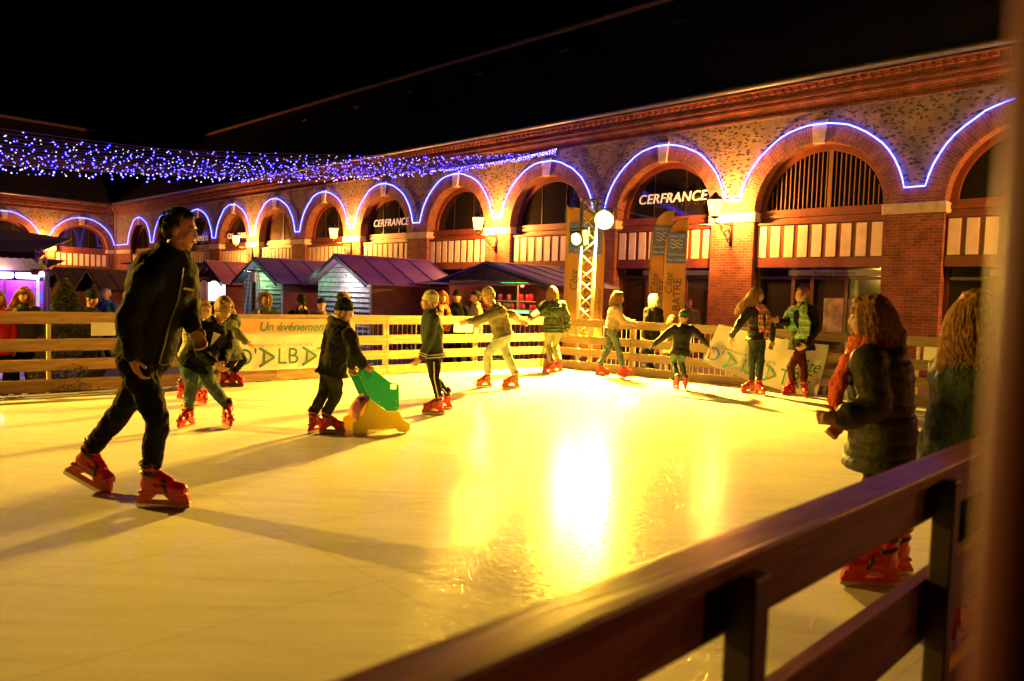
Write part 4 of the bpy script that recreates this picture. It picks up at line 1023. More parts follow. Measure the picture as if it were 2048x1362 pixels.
# ================================================================ PEOPLE
SKIN = base_mat('skin', (.50, .28, .19), .5, var=.08, vscale=12, sss=.08)
SKIN2 = base_mat('ruddy_skin', (.48, .22, .15), .5, var=.1, vscale=12, sss=.08)
EYEW = base_mat('eye_white', (.6, .57, .52), .3); EYED = base_mat('eye_dark', (.02, .015, .012), .2); LIP = base_mat('lips', (.42, .12, .10), .45)
def cm(name, col, rough=.8, var=.2, sheen=0., bump=.4, bs=70):
    return base_mat(name, col, rough, var=var, vscale=7, bump=bump, bscale=bs, sheen=sheen, spec=.14)
def hair_mat(name, c):
    return base_mat(name, c, .6, var=.5, vscale=45, spec=.3)
def mat_tartan(name, cols, fz=6.0, fx=7.0):
    m = bpy.data.materials.new(name); m.use_nodes = True; N, L = nodes(m); b = N['Principled BSDF']
    tc = N.new('ShaderNodeTexCoord'); sx = N.new('ShaderNodeSeparateXYZ'); L.new(tc.outputs['Object'], sx.inputs[0])
    def band(v, f, o):
        fr = math_n(N, L, 'FRACT', math_n(N, L, 'MULTIPLY_ADD', v, f, o)); r = N.new('ShaderNodeValToRGB'); L.new(fr, r.inputs[0]); r.color_ramp.interpolation = 'CONSTANT'
        e = r.color_ramp.elements
        while len(e) < len(cols): e.new(.5)
        for i, c in enumerate(cols): e[i].position = c[0]; e[i].color = (*c[1], 1)
        return r.outputs[0]
    a = band(sx.outputs[2], fz, 0); c = band(math_n(N, L, 'ADD', sx.outputs[0], sx.outputs[1]), fx, .35)
    mx = N.new('ShaderNodeMix'); mx.data_type = 'RGBA'; mx.inputs[0].default_value = .5; L.new(a, mx.inputs[6]); L.new(c, mx.inputs[7])
    L.new(mx.outputs[2], b.inputs['Base Color']); b.inputs['Roughness'].default_value = .85
    return m
# ---- skate template (origin under the middle of the blade, x = toe, z = up)
RED = base_mat('red_skate_plastic', (.50, .014, .012), .3, var=.08, coat=.2)
def make_skate():
    bt = MB()
    bt.ell((-.085, 0, .150), (.052, .043, .055)); bt.cap((-.085, 0, .145), (.03, 0, .135), .045, .043); bt.cap((.03, 0, .135), (.115, 0, .125), .044, .036)
    bt.ell((.11, 0, .122), (.045, .043, .032)); bt.cap((-.07, 0, .15), (-.075, 0, .29), .052, .056); bt.cap((-.03, 0, .19), (.04, 0, .155), .045, .040)
    bt.box((.005, 0, .103), (.28, .078, .02))
    boot = bt.build('skate', RED, None, remesh=.006)
    ln = MB(); ln.tube([(-.073, 0, .27), (-.074, 0, .315)], [.060, .054], 14); liner = ln.build('liner', BLACK, boot, world=False, smooth=True)
    h = MB()
    h.prism([(-.155, .026), (.155, .026), (.172, .042), (.165, .053), (-.15, .053), (-.165, .04)], .018, V((0, -.009, 0)))
    h.prism([(-.155, .05), (-.075, .05), (-.02, .098), (-.125, .098)], .03, V((0, -.015, 0)))
    h.prism([(.05, .05), (.168, .05), (.15, .098), (.0, .098)], .03, V((0, -.015, 0)))
    hd = h.build('blade_holder', RED, boot, world=False, bevel=.003)
    bl = MB(); bl.prism([(-.165, .006), (-.15, 0), (.14, 0), (.172, .014), (.165, .030), (-.165, .030)], .004, V((0, -.002, 0))); bl.build('blade', STEEL, boot, world=False)
    for (x, z, rx, tz, nm) in ((-.073, .275, .059, 0, 1), (-.068, .215, .057, 15, 1)):
        s_ = MB(); ax = V((sin(radians(tz)), 0, cos(radians(tz)))); s_.torus((x, 0, z), rx, .012, ax, 18, 6); s_.box((x + .02, -.058, z), (.05, .012, .022)); s_.build('strap', BLACK, boot, world=False)
    s_ = MB(); s_.torus((.03, 0, .142), .047, .011, V((.75, 0, .25)).cross(V((0, 1, 0))).cross(V((0, 1, 0))), 18, 6); s_.box((.03, -.046, .165), (.03, .014, .02)); s_.build('strap', BLACK, boot, world=False)
    for o in [boot] + list(boot.children): COL.objects.unlink(o)
    return boot
SKATE = make_skate()
def place_skate(parent, Mw, s_):
    c = SKATE.copy(); COL.objects.link(c); c.parent = parent; c.matrix_basis = wm(parent).inverted() @ Mw @ Matrix.Scale(s_, 4)
    for ch in SKATE.children:
        g_ = ch.copy(); COL.objects.link(g_); g_.parent = c
def frame_m(o, f, u):
    f = f.normalized(); y = u.cross(f).normalized(); u = f.cross(y)
    return Matrix.Translation(o) @ Matrix((f, y, u)).transposed().to_4x4()
def hand(mb, W, D, palm, s, curl=.5, side=1, spread=1.0):
    """wrist W, direction D, palm normal, s = scale; side=+1: thumb on D x palm"""
    D = D.normalized(); palm = (palm - D * palm.dot(D)).normalized(); lat = D.cross(palm) * side
    R = Matrix((D, lat, palm)).transposed()
    mb.ell(W + D * .045 * s, (.052 * s, .042 * s, .017 * s), R, 12, 8); mb.cap(W - D * .01 * s, W + D * .03 * s, .026 * s, .024 * s, 8)
    for i, (o, l) in enumerate(((.030, .072), (.010, .080), (-.011, .074), (-.031, .058))):
        b0 = W + (D * .082 + lat * o) * s; dr = (D + lat * o * 3.0 * spread).normalized(); c1 = curl * (1 + .15 * i)
        p1 = b0 + (dr * cos(c1 * .5) + palm * sin(c1 * .5)) * l * .45 * s
        p2 = p1 + (dr * cos(c1 * 1.3) + palm * sin(c1 * 1.3)) * l * .32 * s
        p3 = p2 + (dr * cos(c1 * 2.1) + palm * sin(c1 * 2.1)) * l * .25 * s
        mb.cap(b0 - dr * .02 * s, p1, .0098 * s, .0090 * s, 7); mb.cap(p1, p2, .0090 * s, .0082 * s, 7); mb.cap(p2, p3, .0082 * s, .0072 * s, 7)
    t0 = W + (D * .022 + lat * .028) * s; t1 = t0 + (D * .6 + lat * .75 + palm * .35).normalized() * .038 * s; t2 = t1 + (D * .9 + lat * .25 + palm * .5).normalized() * .032 * s
    mb.cap(t0, t1, .0135 * s, .0105 * s, 7); mb.cap(t1, t2, .0105 * s, .0085 * s, 7)
def head_geo(mb, H, f, u, s):
    r = f.cross(u); R = Matrix((r, f, u)).transposed()
    def P(x, y, z): return H + R @ V((x, y, z)) * s
    E = lambda x, y, z, a, b_, c, nu=16, nv=10: mb.ell(P(x, y, z), (a * s, b_ * s, c * s), R, nu, nv)
    E(0, -.012, .03, .074, .094, .088); E(0, .025, -.02, .062, .068, .078); E(0, .035, -.065, .044, .045, .040); E(0, .052, -.088, .022, .022, .018)
    E(.034, .055, -.022, .024, .024, .024, 8, 6); E(-.034, .055, -.022, .024, .024, .024, 8, 6); E(0, .074, .032, .048, .014, .012, 10, 6)
    mb.cap(P(0, .083, .015), P(0, .099, -.022), .0095 * s, .0120 * s, 8); E(.011, .090, -.027, .009, .009, .008, 6, 5); E(-.011, .090, -.027, .009, .009, .008, 6, 5)
    E(0, .084, -.052, .021, .011, .006, 8, 5); E(0, .082, -.062, .018, .011, .006, 8, 5)
    for sd in (-1, 1): E(sd * .076, -.008, -.005, .010, .020, .032, 8, 6); E(sd * .050, .0, -.05, .018, .04, .03, 8, 6)
    return P, R
def face_bits(P, R, s, par, smile=False):
    m_ = MB()
    for sd in (-1, 1): m_.ell(P(sd * .031, .0785, .006), (.0135 * s, .009 * s, .0075 * s), R, 10, 7)
    m_.build('eyes', EYEW, par, smooth=True)
    m_ = MB()
    for sd in (-1, 1): m_.ell(P(sd * .031, .0860, .006), (.0065 * s, .004 * s, .0065 * s), R, 8, 6)
    m_.build('irises', EYED, par, smooth=True)
    m_ = MB(); w_ = .024 if smile else .019
    m_.tube([P(-w_, .080, -.053), P(-w_ * .4, .0935, -.0575), P(w_ * .4, .0935, -.0575), P(w_, .080, -.053)], [.002 * s, .0065 * s, .0065 * s, .002 * s], 7); m_.build('lips', LIP, par, smooth=True)
def brows(P, s, par, m):
    m_ = MB()
    for sd in (-1, 1): m_.tube([P(sd * .014, .0875, .026), P(sd * .032, .0865, .031), P(sd * .050, .073, .025)], [.003 * s, .0042 * s, .002 * s], 6)
    m_.build('eyebrows', m, par)
def strands(P, n, length, wave, seed, back=0., root='cap', r=.0045, wind=V((0, 0, 0)), u=V((0, 0, 1))):
    rn = random.Random(seed); mb = MB(); zero = P(0, 0, 0); sc_ = (P(1, 0, 0) - zero).length
    for i in range(n):
        a = rn.uniform(0, 2 * pi); e = rn.uniform(.0, 1.25)
        x, y, z = sin(a) * cos(e), cos(a) * cos(e), sin(e)
        if y > .30 and z < .55: continue
        p = V((x * .080, y * .100 - .014, .025 + z * .096)); L_ = length * rn.uniform(.7, 1.1); pts = [P(*p)]; q = p.copy(); ph = rn.uniform(0, 6); nn_ = 9
        d = V((x * .55, y * .55, z * .25 - .25)).normalized()
        part = 1 if x > 0 else -1
        for j in range(nn_):
            tj = j / nn_; g_ = V((part * .05 * (1 - tj), -.25 * back * (1 - tj) - .1, -1.0)); d = (d * .62 + g_ * .38 * (1 + tj)).normalized()
            q = q + d * L_ / nn_
            rad = sqrt((q.x / .088) ** 2 + ((q.y + .014) / .108) ** 2 + ((q.z - .02) / .104) ** 2)
            if rad < 1: k2 = 1 / max(rad, .3); q = V((q.x * k2, (q.y + .014) * k2 - .014, (q.z - .02) * k2 + .02))
            if q.y > .05 and q.z < .03: q.y = .05
            wv = V((sin(ph + j * 1.5), cos(ph * 1.3 + j * 1.7), 0)) * wave * tj
            pts.append(P(*(q + wv)) + wind * tj * tj)
        mb.tube(pts, [r * sc_ * (1.1 - .07 * j) for j in range(len(pts))], 5)
    return mb
class Person: pass
def person(label, d, k, yaw, J, feet=None, o=None, name='person', vox=None, hs=None, cat='person', group=None):
    o = o or {}; kk = k; vox = vox or (.0055 if d < 6 else .0075)
    f = V((cos(radians(yaw)), sin(radians(yaw)), 0)); r = V((f.y, -f.x, 0))
    def W(q, base=None):
        if isinstance(q, Vector): return q.copy()
        off = q[2] if len(q) > 2 else 0.
        dd = (base if base is not None else d) + off
        return at(q[0], q[1], dd)
    hs = hs or (1.0 if k > .9 else .93); hs *= (.98 if k > .9 else .96)
    pel = W(J['pel']); neck = W(J['neck']); H = W(J['head'])
    yh = J.get('yh', yaw); ph = radians(J.get('ph', 0)); fh = V((cos(radians(yh)) * cos(ph), sin(radians(yh)) * cos(ph), sin(ph)))
    up0 = (H - neck); up0 = (V((0, 0, 1)) * .75 + up0.normalized() * .25) if up0.length > .01 else V((0, 0, 1))
    uh = (up0 - fh * up0.dot(fh)).normalized()
    base_z = 0. if feet else GZ
    root = thing(name, label, cat, (pel.x, pel.y, base_z), 0, group)
    spine = (neck - pel); sl = spine.length; su = spine.normalized()
    fd = (f - su * f.dot(su)).normalized(); rd = fd.cross(su).normalized()
    yp = radians(J.get('yp', yaw)); fp = V((cos(yp), sin(yp), 0)); rp = V((fp.y, -fp.x, 0))
    wS = o.get('sw', .175) * kk
    shA = neck + rd * wS - su * .065 * kk; shB = neck - rd * wS - su * .065 * kk      # A = person's right, B = left
    hipA = pel + rp * .085 * kk - V((0, 0, .02)); hipB = pel - rp * .085 * kk - V((0, 0, .02))
    if 'shA' in J: shA = W(J['shA'])
    if 'shB' in J: shB = W(J['shB'])
    if 'elA' in J: elA, wrA = W(J['elA'], shA.y), W(J['wrA'], shA.y)
    else: elA = shA - V((0, 0, .27 * kk)) + rd * .05 * kk - fd * .03; wrA = elA - V((0, 0, .23 * kk)) + fd * .06 * kk
    if 'elB' in J: elB, wrB = W(J['elB'], shB.y), W(J['wrB'], shB.y)
    else: elB = shB - V((0, 0, .27 * kk)) - rd * .05 * kk - fd * .03; wrB = elB - V((0, 0, .23 * kk)) + fd * .06 * kk
    # feet
    Ms = []
    if feet:
        for ft in feet:
            x, y, fy, pitch, roll = ft[:5]; dep = ft[5] if len(ft) > 5 else None
            p = gnd(x, y) if dep is None else at(x, y, dep)
            p.z = max(p.z, .0)
            ff = V((cos(radians(fy)) * cos(radians(pitch)), sin(radians(fy)) * cos(radians(pitch)), sin(radians(pitch)))); upv = V((0, 0, 1)); rr_ = ff.cross(upv).normalized(); upv = (upv * cos(radians(roll)) + rr_ * sin(radians(roll)))
            Ms.append(frame_m(p, ff, upv))
        ss = o.get('skate', .92 * (.5 + .45 * kk))
        anks = [m_ @ V((-.072 * ss, 0, .24 * ss)) for m_ in Ms]
        for m_ in Ms: place_skate(root, m_, ss)
    else:
        g0 = V((pel.x, pel.y, GZ)); anks = [g0 + rp * .10 * kk + V((0, 0, .09)), g0 - rp * .10 * kk + V((0, 0, .09))]
        for a_ in anks:
            s_ = MB(); s_.cap(a_ - fp * .03 - V((0, 0, .035)), a_ + fp * .13 - V((0, 0, .045)), .045, .038, 8); s_.cap(a_ - V((0, 0, .02)), a_ + V((0, 0, .06)), .05, .052, 8)
            s_.build('shoe', BLACK, root, remesh=.012)
    def knee(key, hip, ank):
        if key in J: return W(J[key], (hip.y + ank.y) / 2)
        m_ = hip.lerp(ank, .48); L_ = (hip - ank).length; full = .86 * kk; bend = sqrt(max(.0009, (full / 2) ** 2 - (L_ / 2) ** 2)) if L_ < full else .03
        return m_ + fp * min(bend, .25)
    knA, knB = knee('knA', hipA, anks[0]), knee('knB', hipB, anks[1])
    # ---------------- body
    B = MB()
    B.loft([(pel - su * .09 * kk, rd * .10 * kk, fd * .08 * kk), (pel, rd * .15 * kk, fd * .105 * kk), (pel + spine * .3, rd * .125 * kk, fd * .095 * kk), (pel + spine * .62, rd * .15 * kk, fd * .11 * kk), (pel + spine * .85, rd * .15 * kk, fd * .085 * kk), (neck - su * .01, rd * .07 * kk, fd * .06 * kk)], 16)
    nr = .052 * kk if k > .9 else .05 * kk
    B.cap(neck - su * .03, H - uh * .07 * hs - fh * .015, nr * 1.15, nr, 12)
    P, R = head_geo(B, H, fh, uh, hs)
    for hip, kn, an in ((hipA, knA, anks[0]), (hipB, knB, anks[1])):
        B.cap(hip, kn, .066 * kk, .045 * kk); B.cap(kn, kn.lerp(an, .4), .044 * kk, .043 * kk); B.cap(kn.lerp(an, .4), an, .043 * kk, .033 * kk)
        B.cap(an, an - V((0, 0, .03)), .036 * kk, .036 * kk)
    for sd, sh_, el, wr in ((1, shA, elA, wrA), (-1, shB, elB, wrB)):
        B.ell(sh_, .055 * kk); B.cap(sh_, el, .048 * kk, .038 * kk); B.cap(el, wr, .037 * kk, .026 * kk)
        Dh = (wr - el).normalized(); key = 'A' if sd > 0 else 'B'
        if 'hd' + key in J:
            Dh = (W(J['hd' + key], wr.y) - wr).normalized()
        pn = J.get('pn' + key, -rd * sd * .9 + fd * .2 if abs(Dh.dot(rd)) < .8 else V((0, 0, -1)))
        gl = o.get('gloves')
        tgt = B if not gl else MB()
        hand(tgt, wr + Dh * .01, Dh, pn, kk * (1.03 if gl else 1.02), J.get('curl', .45), 1 if sd * (1 if True else 1) > 0 else -1)
        if gl: tgt.build('glove', gl, root, remesh=.007)
    body = B.build('body', o.get('skin', SKIN), root, remesh=vox)
    if o.get('face', True):
        face_bits(P, R, hs, root, o.get('smile', False)); brows(P, hs, root, o.get('hairm', EYED))
    # ---------------- trousers
    tm = o.get('legs')
    if tm:
        T = MB(); lw = o.get('lw', 1.0)
        T.loft([(pel - su * .13 * kk, rd * .11 * kk, fd * .09 * kk), (pel - su * .04 * kk, rd * .155 * kk, fd * .12 * kk), (pel + su * .08 * kk, rd * .145 * kk, fd * .115 * kk)], 16)
        for hip, kn, an in ((hipA, knA, anks[0]), (hipB, knB, anks[1])):
            T.cap(hip, hip.lerp(kn, .5), .096 * kk * lw, .084 * kk * lw); T.cap(hip.lerp(kn, .5), kn, .084 * kk * lw, .066 * kk * lw); T.cap(kn, kn.lerp(an, .5), .066 * kk * lw, .062 * kk * lw); T.cap(kn.lerp(an, .5), an + (kn - an).normalized() * .03, .062 * kk * lw, (.054 if feet else .05) * kk * lw)
        T.build('trousers', tm, root, remesh=max(vox, .008), disp=o.get('tw', .03) * kk, dscale=.07)
    if o.get('stripe'):
        S_ = MB()
        for hip, kn, an in ((hipA, knA, anks[0]), (hipB, knB, anks[1])):
            off = V((0, -.092 * kk, 0)); S_.tube([hip + off * .9, hip.lerp(kn, .5) + off * .95, kn + off * .8, an + off * .68], .008, 6)
        S_.build('side_stripe', o['stripe'], root)
    # ---------------- top
    jm = o.get('top'); inf = o.get('inf', .03); hem = o.get('hem', .10); flare = o.get('flare', 1.0)
    if jm:
        T = MB(); kd = ((knA + knB) / 2 - pel).normalized(); hd_ = (kd * .6 + V((0, 0, -.4)) - su * .15).normalized()
        rings = []
        wv = [(0, .150, .105), (.18, .148, .105), (.35, .138, .100), (.62, .160, .118), (.80, .163, .105), (.93, .13, .085), (1.03, .07, .065)]
        nh = max(2, int(hem / .045))
        seq = []
        hw = o.get('hw', 1.0)
        for i in range(nh, 0, -1): seq.append((pel + hd_ * hem * kk * i / nh, (.158 + .02 * flare * i / nh) * hw, (.115 + .025 * flare * i / nh)))
        for t_, a_, b_ in wv: seq.append((pel + spine * t_, a_ * (hw if t_ < .5 else 1), b_))
        if o.get('puff'):
            # densify and quilt
            dense = []; 
            for i in range(len(seq) - 1):
                for q in range(4):
                    s_ = q / 4; dense.append((seq[i][0].lerp(seq[i + 1][0], s_), seq[i][1] * (1 - s_) + seq[i + 1][1] * s_, seq[i][2] * (1 - s_) + seq[i + 1][2] * s_))
            dense.append(seq[-1]); acc = 0; out = []
            for i, (c, a_, b_) in enumerate(dense):
                if i: acc += (c - dense[i - 1][0]).length
                q = abs(sin(pi * acc / (o['puff']))) ** .45 * .026 - .014
                out.append((c, a_ + q, b_ + q))
            seq = out
        for c, a_, b_ in seq: rings.append((c, rd * (a_ * kk + inf), fd * (b_ * kk + inf)))
        T.loft(rings, 24, .92)
        for sh_, el, wr in ((shA, elA, wrA), (shB, elB, wrB)):
            T.ell(sh_ - su * .01, .062 * kk + inf * .8)
            T.cap(sh_, el, .060 * kk + inf * .7, .050 * kk + inf * .6); T.cap(el, wr - (wr - el).normalized() * .015, .050 * kk + inf * .6, .038 * kk + inf * .4)
            if o.get('puff'):
                for (a, b_) in ((sh_, el), (el, wr)):
                    L_ = (b_ - a).length; n_ = max(2, int(L_ / .07))
                    for q in range(n_): 
                        s_ = (q + .5) / n_; rr_ = (.058 * (1 - s_) + .05 * s_) * kk + inf * .62 if a is sh_ else (.048 * (1 - s_) + .038 * s_) * kk + inf * .55
                        T.ell(a.lerp(b_, s_), (rr_ * 1.12, rr_ * 1.12, L_ / n_ * .62), (b_ - a).to_track_quat('Z', 'Y').to_matrix(), 12, 8)
        if o.get('collar', True): T.torus(neck + su * .03 * kk, .056 * kk + inf * .25, .032 * kk + inf * .2, (su + fd * .15), 16, 8)
        T.build(o.get('topname', 'jacket'), jm, root, remesh=max(vox, .0075), disp=o.get('jd', .035) * kk, dscale=o.get('js', .09), soft=1)
        if o.get('cuffs'):
            c_ = MB()
            for el, wr in ((elA, wrA), (elB, wrB)):
                dd = (wr - el).normalized()
                for q in (.0, .025): c_.torus(wr - dd * (.03 + q), .040 * kk + inf * .3, .007, dd, 14, 6)
            for q in (0, .03): 
                rg = rings[0]; pts = [rg[0] + su * (.02 + q) + rg[1] * 1.03 * cos(2 * pi * i / 24) + rg[2] * 1.03 * sin(2 * pi * i / 24) for i in range(24)]; c_.tube(pts, .008, 6, closed=True)
            c_.build('striped_bands', o['cuffs'], root)
        if o.get('zip'):
            z_ = MB(); z_.tube([pel + spine * t_ + fd * (b_ * kk + inf + .006) for t_, a_, b_ in wv[:6]], .007, 6); z_.build('zip', o['zip'], root)
    if o.get('hood'):
        h_ = MB(); hc = neck - fd * .06 * kk + su * .02
        h_.torus(hc, .085 * kk, .045 * kk, (su + fd * .5), 18, 8); h_.ell(hc - fd * .05 * kk - su * .05 * kk, (.10 * kk, .06 * kk, .09 * kk), Matrix((rd, fd, su)).transposed()); h_.build('hood', o['hood'], root, remesh=.009, disp=.02, dscale=.08)
    if o.get('fur'):
        h_ = MB(); h_.ell(P(0, -.02, .02), (.105 * hs, .115 * hs, .125 * hs), R); h_.build('hood', jm, root, smooth=True) if False else None
        h_ = MB(); rg = [P(.112 * cos(a), .035 + .02 * cos(a) ** 2, .005 + .14 * sin(a)) for a in [2 * pi * i / 22 for i in range(22)]]; h_.tube(rg, .035 * hs, 8, closed=True); h_.ell(P(0, -.05, .01), (.105 * hs, .085 * hs, .125 * hs), R); h_.build('fur_hood', o['fur'], root, remesh=.009, disp=.05, dscale=.03)
    if o.get('shirt'):
        h_ = MB(); h_.prism([(-.035, -.01), (.035, -.01), (.0, -.16)], .012, neck + fd * (.12 * kk + inf) - su * .03, rd, su, fd); h_.build('shirt_front', o['shirt'], root)
    # ---------------- hair
    hm = o.get('hairm'); hk = o.get('hair')
    if hk:
        h_ = MB(); E = lambda x, y, z, a, b_, c: h_.ell(P(x, y, z), (a * hs, b_ * hs, c * hs), R, 18, 12)
        sh_ = hk == 'short'; E(0, -.024, .036 if sh_ else .044, .078, .091 if sh_ else .096, .084 if sh_ else .090); E(0, -.055, .01, .075, .062, .080)
        if not sh_: E(0, .045, .098, .052, .036, .022)
        else: E(0, .035, .088, .048, .040, .022)
        if hk in ('bob', 'long', 'pony', 'curly'):
            for sd in (-1, 1): E(sd * .066, .018, .03, .018, .05, .055)
        if hk == 'pony': E(0, -.125, .02, .035, .04, .045)
        if hk == 'bob': E(0, -.05, -.05, .085, .065, .07)
        cap_ = h_.build('hair', hm, root, remesh=.006 if d < 6 else .009, disp=.018, dscale=.02)
        if hk in ('long', 'curly', 'bob'):
            n_, L_, w_ = {'long': (1100, .36, .010), 'curly': (2200, .27, .020), 'bob': (1600, .20, .009)}[hk]
            if d > 6: n_ = n_ * 2 // 3
            st_ = strands(P, n_, L_, w_, int(d * 100), o.get('hback', .3), r=.0024 if d < 6 else .0048, wind=o.get('wind', V((0, 0, 0))))
            st_.build('hair_strands', hm, root, smooth=True)
        elif hk == 'short' and d < 6:
            rn = random.Random(2); st_ = MB()
            for i in range(1400):
                a = rn.uniform(0, 2 * pi); e = rn.uniform(-.5, 1.5); x, y, z = sin(a) * cos(e), cos(a) * cos(e), sin(e)
                if y > .35 and z < .75: continue
                if z < -.3 and y > -.3: continue
                p = V((x * .082, -.022 + y * .098, .040 + z * .092)); dd = V((x + rn.uniform(-.4, .4), y + .5, z + rn.uniform(-.6, .2))).normalized() * .022
                st_.tube([P(*p), P(*(p + dd))], [.0022, .0008], 4, caps=False)
            st_.build('hair_strands', hm, root)
    if o.get('hat'):
        hk_, hmat = o['hat']
        h_ = MB(); E = lambda x, y, z, a, b_, c: h_.ell(P(x, y, z), (a * hs, b_ * hs, c * hs), R, 20, 12)
        if hk_ in ('beanie', 'pom'):
            E(0, -.02, .066, .086, .102, .096); 
            rg = [P(.086 * cos(a), -.016 + .103 * sin(a), .048 - .012 * sin(a) * -1 - .018) for a in [2 * pi * i / 22 for i in range(22)]]; h_.tube(rg, .0125 * hs, 8, closed=True)
            ho = h_.build('hat', hmat, root, remesh=.007, disp=.008, dscale=.015)
            if hk_ == 'pom': h_ = MB(); h_.ell(P(0, -.07, .165), .042 * hs); h_.build('pompom', o.get('pommat', hmat), ho, remesh=.006, disp=.04, dscale=.012) if False else h_.build('pompom', o.get('pommat', hmat), root, remesh=.006, disp=.04, dscale=.012)
        elif hk_ == 'brim':
            E(0, -.01, .075, .080, .098, .065); h_.tube([P(0, -.01, .055), P(0, -.01, .066)], [.135 * hs, .13 * hs], 24); h_.build('hat', hmat, root, remesh=.007)
        elif hk_ == 'cap':
            E(0, -.012, .058, .086, .102, .082); h_.ell(P(0, .105, .055), (.065 * hs, .06 * hs, .010 * hs), R); h_.build('cap', hmat, root, remesh=.007)
    if o.get('glasses'):
        g_ = MB()
        for sd in (-1, 1): g_.torus(P(sd * .031, .094, .004), .021 * hs, .0028, fh, 16, 5); g_.tube([P(sd * .052, .092, .006), P(sd * .078, .0, .004)], .0025, 5)
        g_.tube([P(-.01, .097, .008), P(.01, .097, .008)], .0025, 5); g_.build('glasses', BLACK, root)
    if o.get('scarf'):
        kind, smat = o['scarf']; sc_ = MB()
        for q in range(3): sc_.torus(neck + su * (.045 - .03 * q) * kk + fd * .012 * q, (.070 + .010 * q) * kk, .030 * kk, (su + fd * (.25 + .1 * q)), 18, 8)
        if kind in ('long', 'shawl'):
            wd = .075 if kind == 'long' else .12
            for sd, ln_ in ((-1, .52), (1, .40)):
                rg = []
                for q in range(9):
                    s_ = q / 8; c = neck + fd * (.10 * kk + inf + .035) * min(1, .55 + s_ * 2) * (1 - .12 * s_) + rd * sd * (.045 + .05 * sin(s_ * 3)) * kk * (1.6 if kind == 'shawl' else 1) - su * ln_ * kk * s_
                    rg.append((c, rd * wd * kk * (.6 + .5 * s_ + .08 * sin(q * 2.1)), fd * .022))
                sc_.loft(rg, 14)
        sc_.build('scarf', smat, root, remesh=.008, disp=.035, dscale=.06)
    if o.get('bag'):
        b_ = MB(); b_.tube([neck + rd * .09 + fd * .11, pel + fd * .16 + rd * .02, pel - rd * .2], .018, 6); b_.build('bag_strap', o['bag'], root)
    pr = Person(); pr.root = root; pr.P = P; pr.wrA, pr.wrB = wrA, wrB; pr.neck = neck; pr.fd, pr.rd, pr.su, pr.R, pr.hs = fd, rd, su, R, hs
    return pr
BLK = cm('black_cloth', (.004, .004, .004)); BLKJ = cm('black_jacket', (.0045, .005, .0035), .75); DGRN = cm('dark_green_wool', (.045, .06, .035), bs=120); OLV = cm('olive_puffer', (.045, .045, .026), .5, bump=.3); KHK = cm('khaki_jacket', (.085, .075, .045)); LJEAN = cm('light_denim', (.26, .31, .25), bs=120); JEAN = cm('blue_denim', (.07, .12, .12), bs=120, var=.5); DJEAN = cm('dark_denim', (.010, .016, .018), bs=120); NAVY = cm('navy_coat', (.015, .02, .045)); BGD = cm('burgundy_tights', (.035, .003, .007)); BEI = cm('beige_fleece', (.40, .30, .20), .95, bump=.9); GRYG = cm('grey_green_knit', (.17, .22, .15), .95, bump=.8)
REDT = cm('red_trousers', (.55, .03, .02)); CRM = cm('cream_wool', (.55, .50, .38)); PARK = cm('green_grey_parka', (.06, .065, .045)); CORAL = cm('coral_scarf', (.75, .13, .07), .9, bump=.8); GRC = cm('grey_coat', (.12, .11, .10)); ORC = cm('orange_scarf', (.6, .18, .06)); BLUC = cm('blue_coat', (.04, .10, .2))
HB_ = hair_mat('dark_brown_hair', (.025, .015, .01)); HM_ = hair_mat('mid_brown_hair', (.17, .085, .04)); HBL = hair_mat('blond_hair', (.40, .26, .11)); HG = hair_mat('ginger_hair', (.28, .08, .03)); HGR = hair_mat('grey_hair', (.42, .38, .34)); HCH = hair_mat('chestnut_curls', (.55, .30, .12))
TART = mat_tartan('tartan_wool', [(0, (.55, .03, .02)), (.3, (.65, .6, .45)), (.45, (.03, .10, .06)), (.65, (.02, .02, .02)), (.75, (.6, .05, .03)), (.9, (.7, .65, .4))])
TART2 = mat_tartan('green_pattern_wool', [(0, (.04, .13, .07)), (.3, (.03, .35, .15)), (.45, (.25, .05, .03)), (.6, (.35, .35, .2)), (.8, (.05, .09, .05))], 9, 5)
PATT = mat_tartan('spotted_yellow_jacket', [(0, (.6, .58, .3)), (.4, (.03, .03, .02)), (.5, (.6, .6, .35)), (.8, (.05, .05, .03))], 14, 11)
STRH = mat_tartan('striped_hat_wool', [(0, (.7, .66, .4)), (.42, (.7, .66, .4)), (.5, (.02, .02, .02)), (.68, (.7, .66, .4)), (.8, (.5, .2, .08)), (.9, (.7, .66, .4))], 9, .4)

# --- the man gliding past in front
pm = person('man in a black jacket skating past at the left, largest skater, one skate lifted behind', 4.66, 1.06, -32,
    dict(head=(362, 462), neck=(343, 512), pel=(288, 712), shB=(356, 560, .12), yh=2, ph=-6, shA=(300, 556, -.16), elA=(259, 640), wrA=(264, 712, -.02), hdA=(276, 760), elB=(372, 612, -.05), wrB=(385, 655, -.1), hdB=(412, 700), knA=(315, 838, -.05), knB=(243, 822, .0), yp=-12, curl=.7),
    [(325, 1017, -2, 0, 0), (170, 972, -2, -27, 0, 4.95)],
    dict(top=BLKJ, legs=BLK, inf=.045, hem=.02, hw=.80, flare=.0, hair='short', hairm=HB_, skin=SKIN2, jd=.03, js=.13, lw=1.02, skate=1.03, hood=None, zip=base_mat('grey_zip', (.05, .05, .04), .5)))
wb = MB(); wb.torus(pm.wrB + (pm.wrB - V((0, 0, 0))).normalized() * 0, .036, .010, (at(412, 700, 4.7) - at(385, 655, 4.7)), 16, 6); wb.build('watch', BLACK, pm.root)
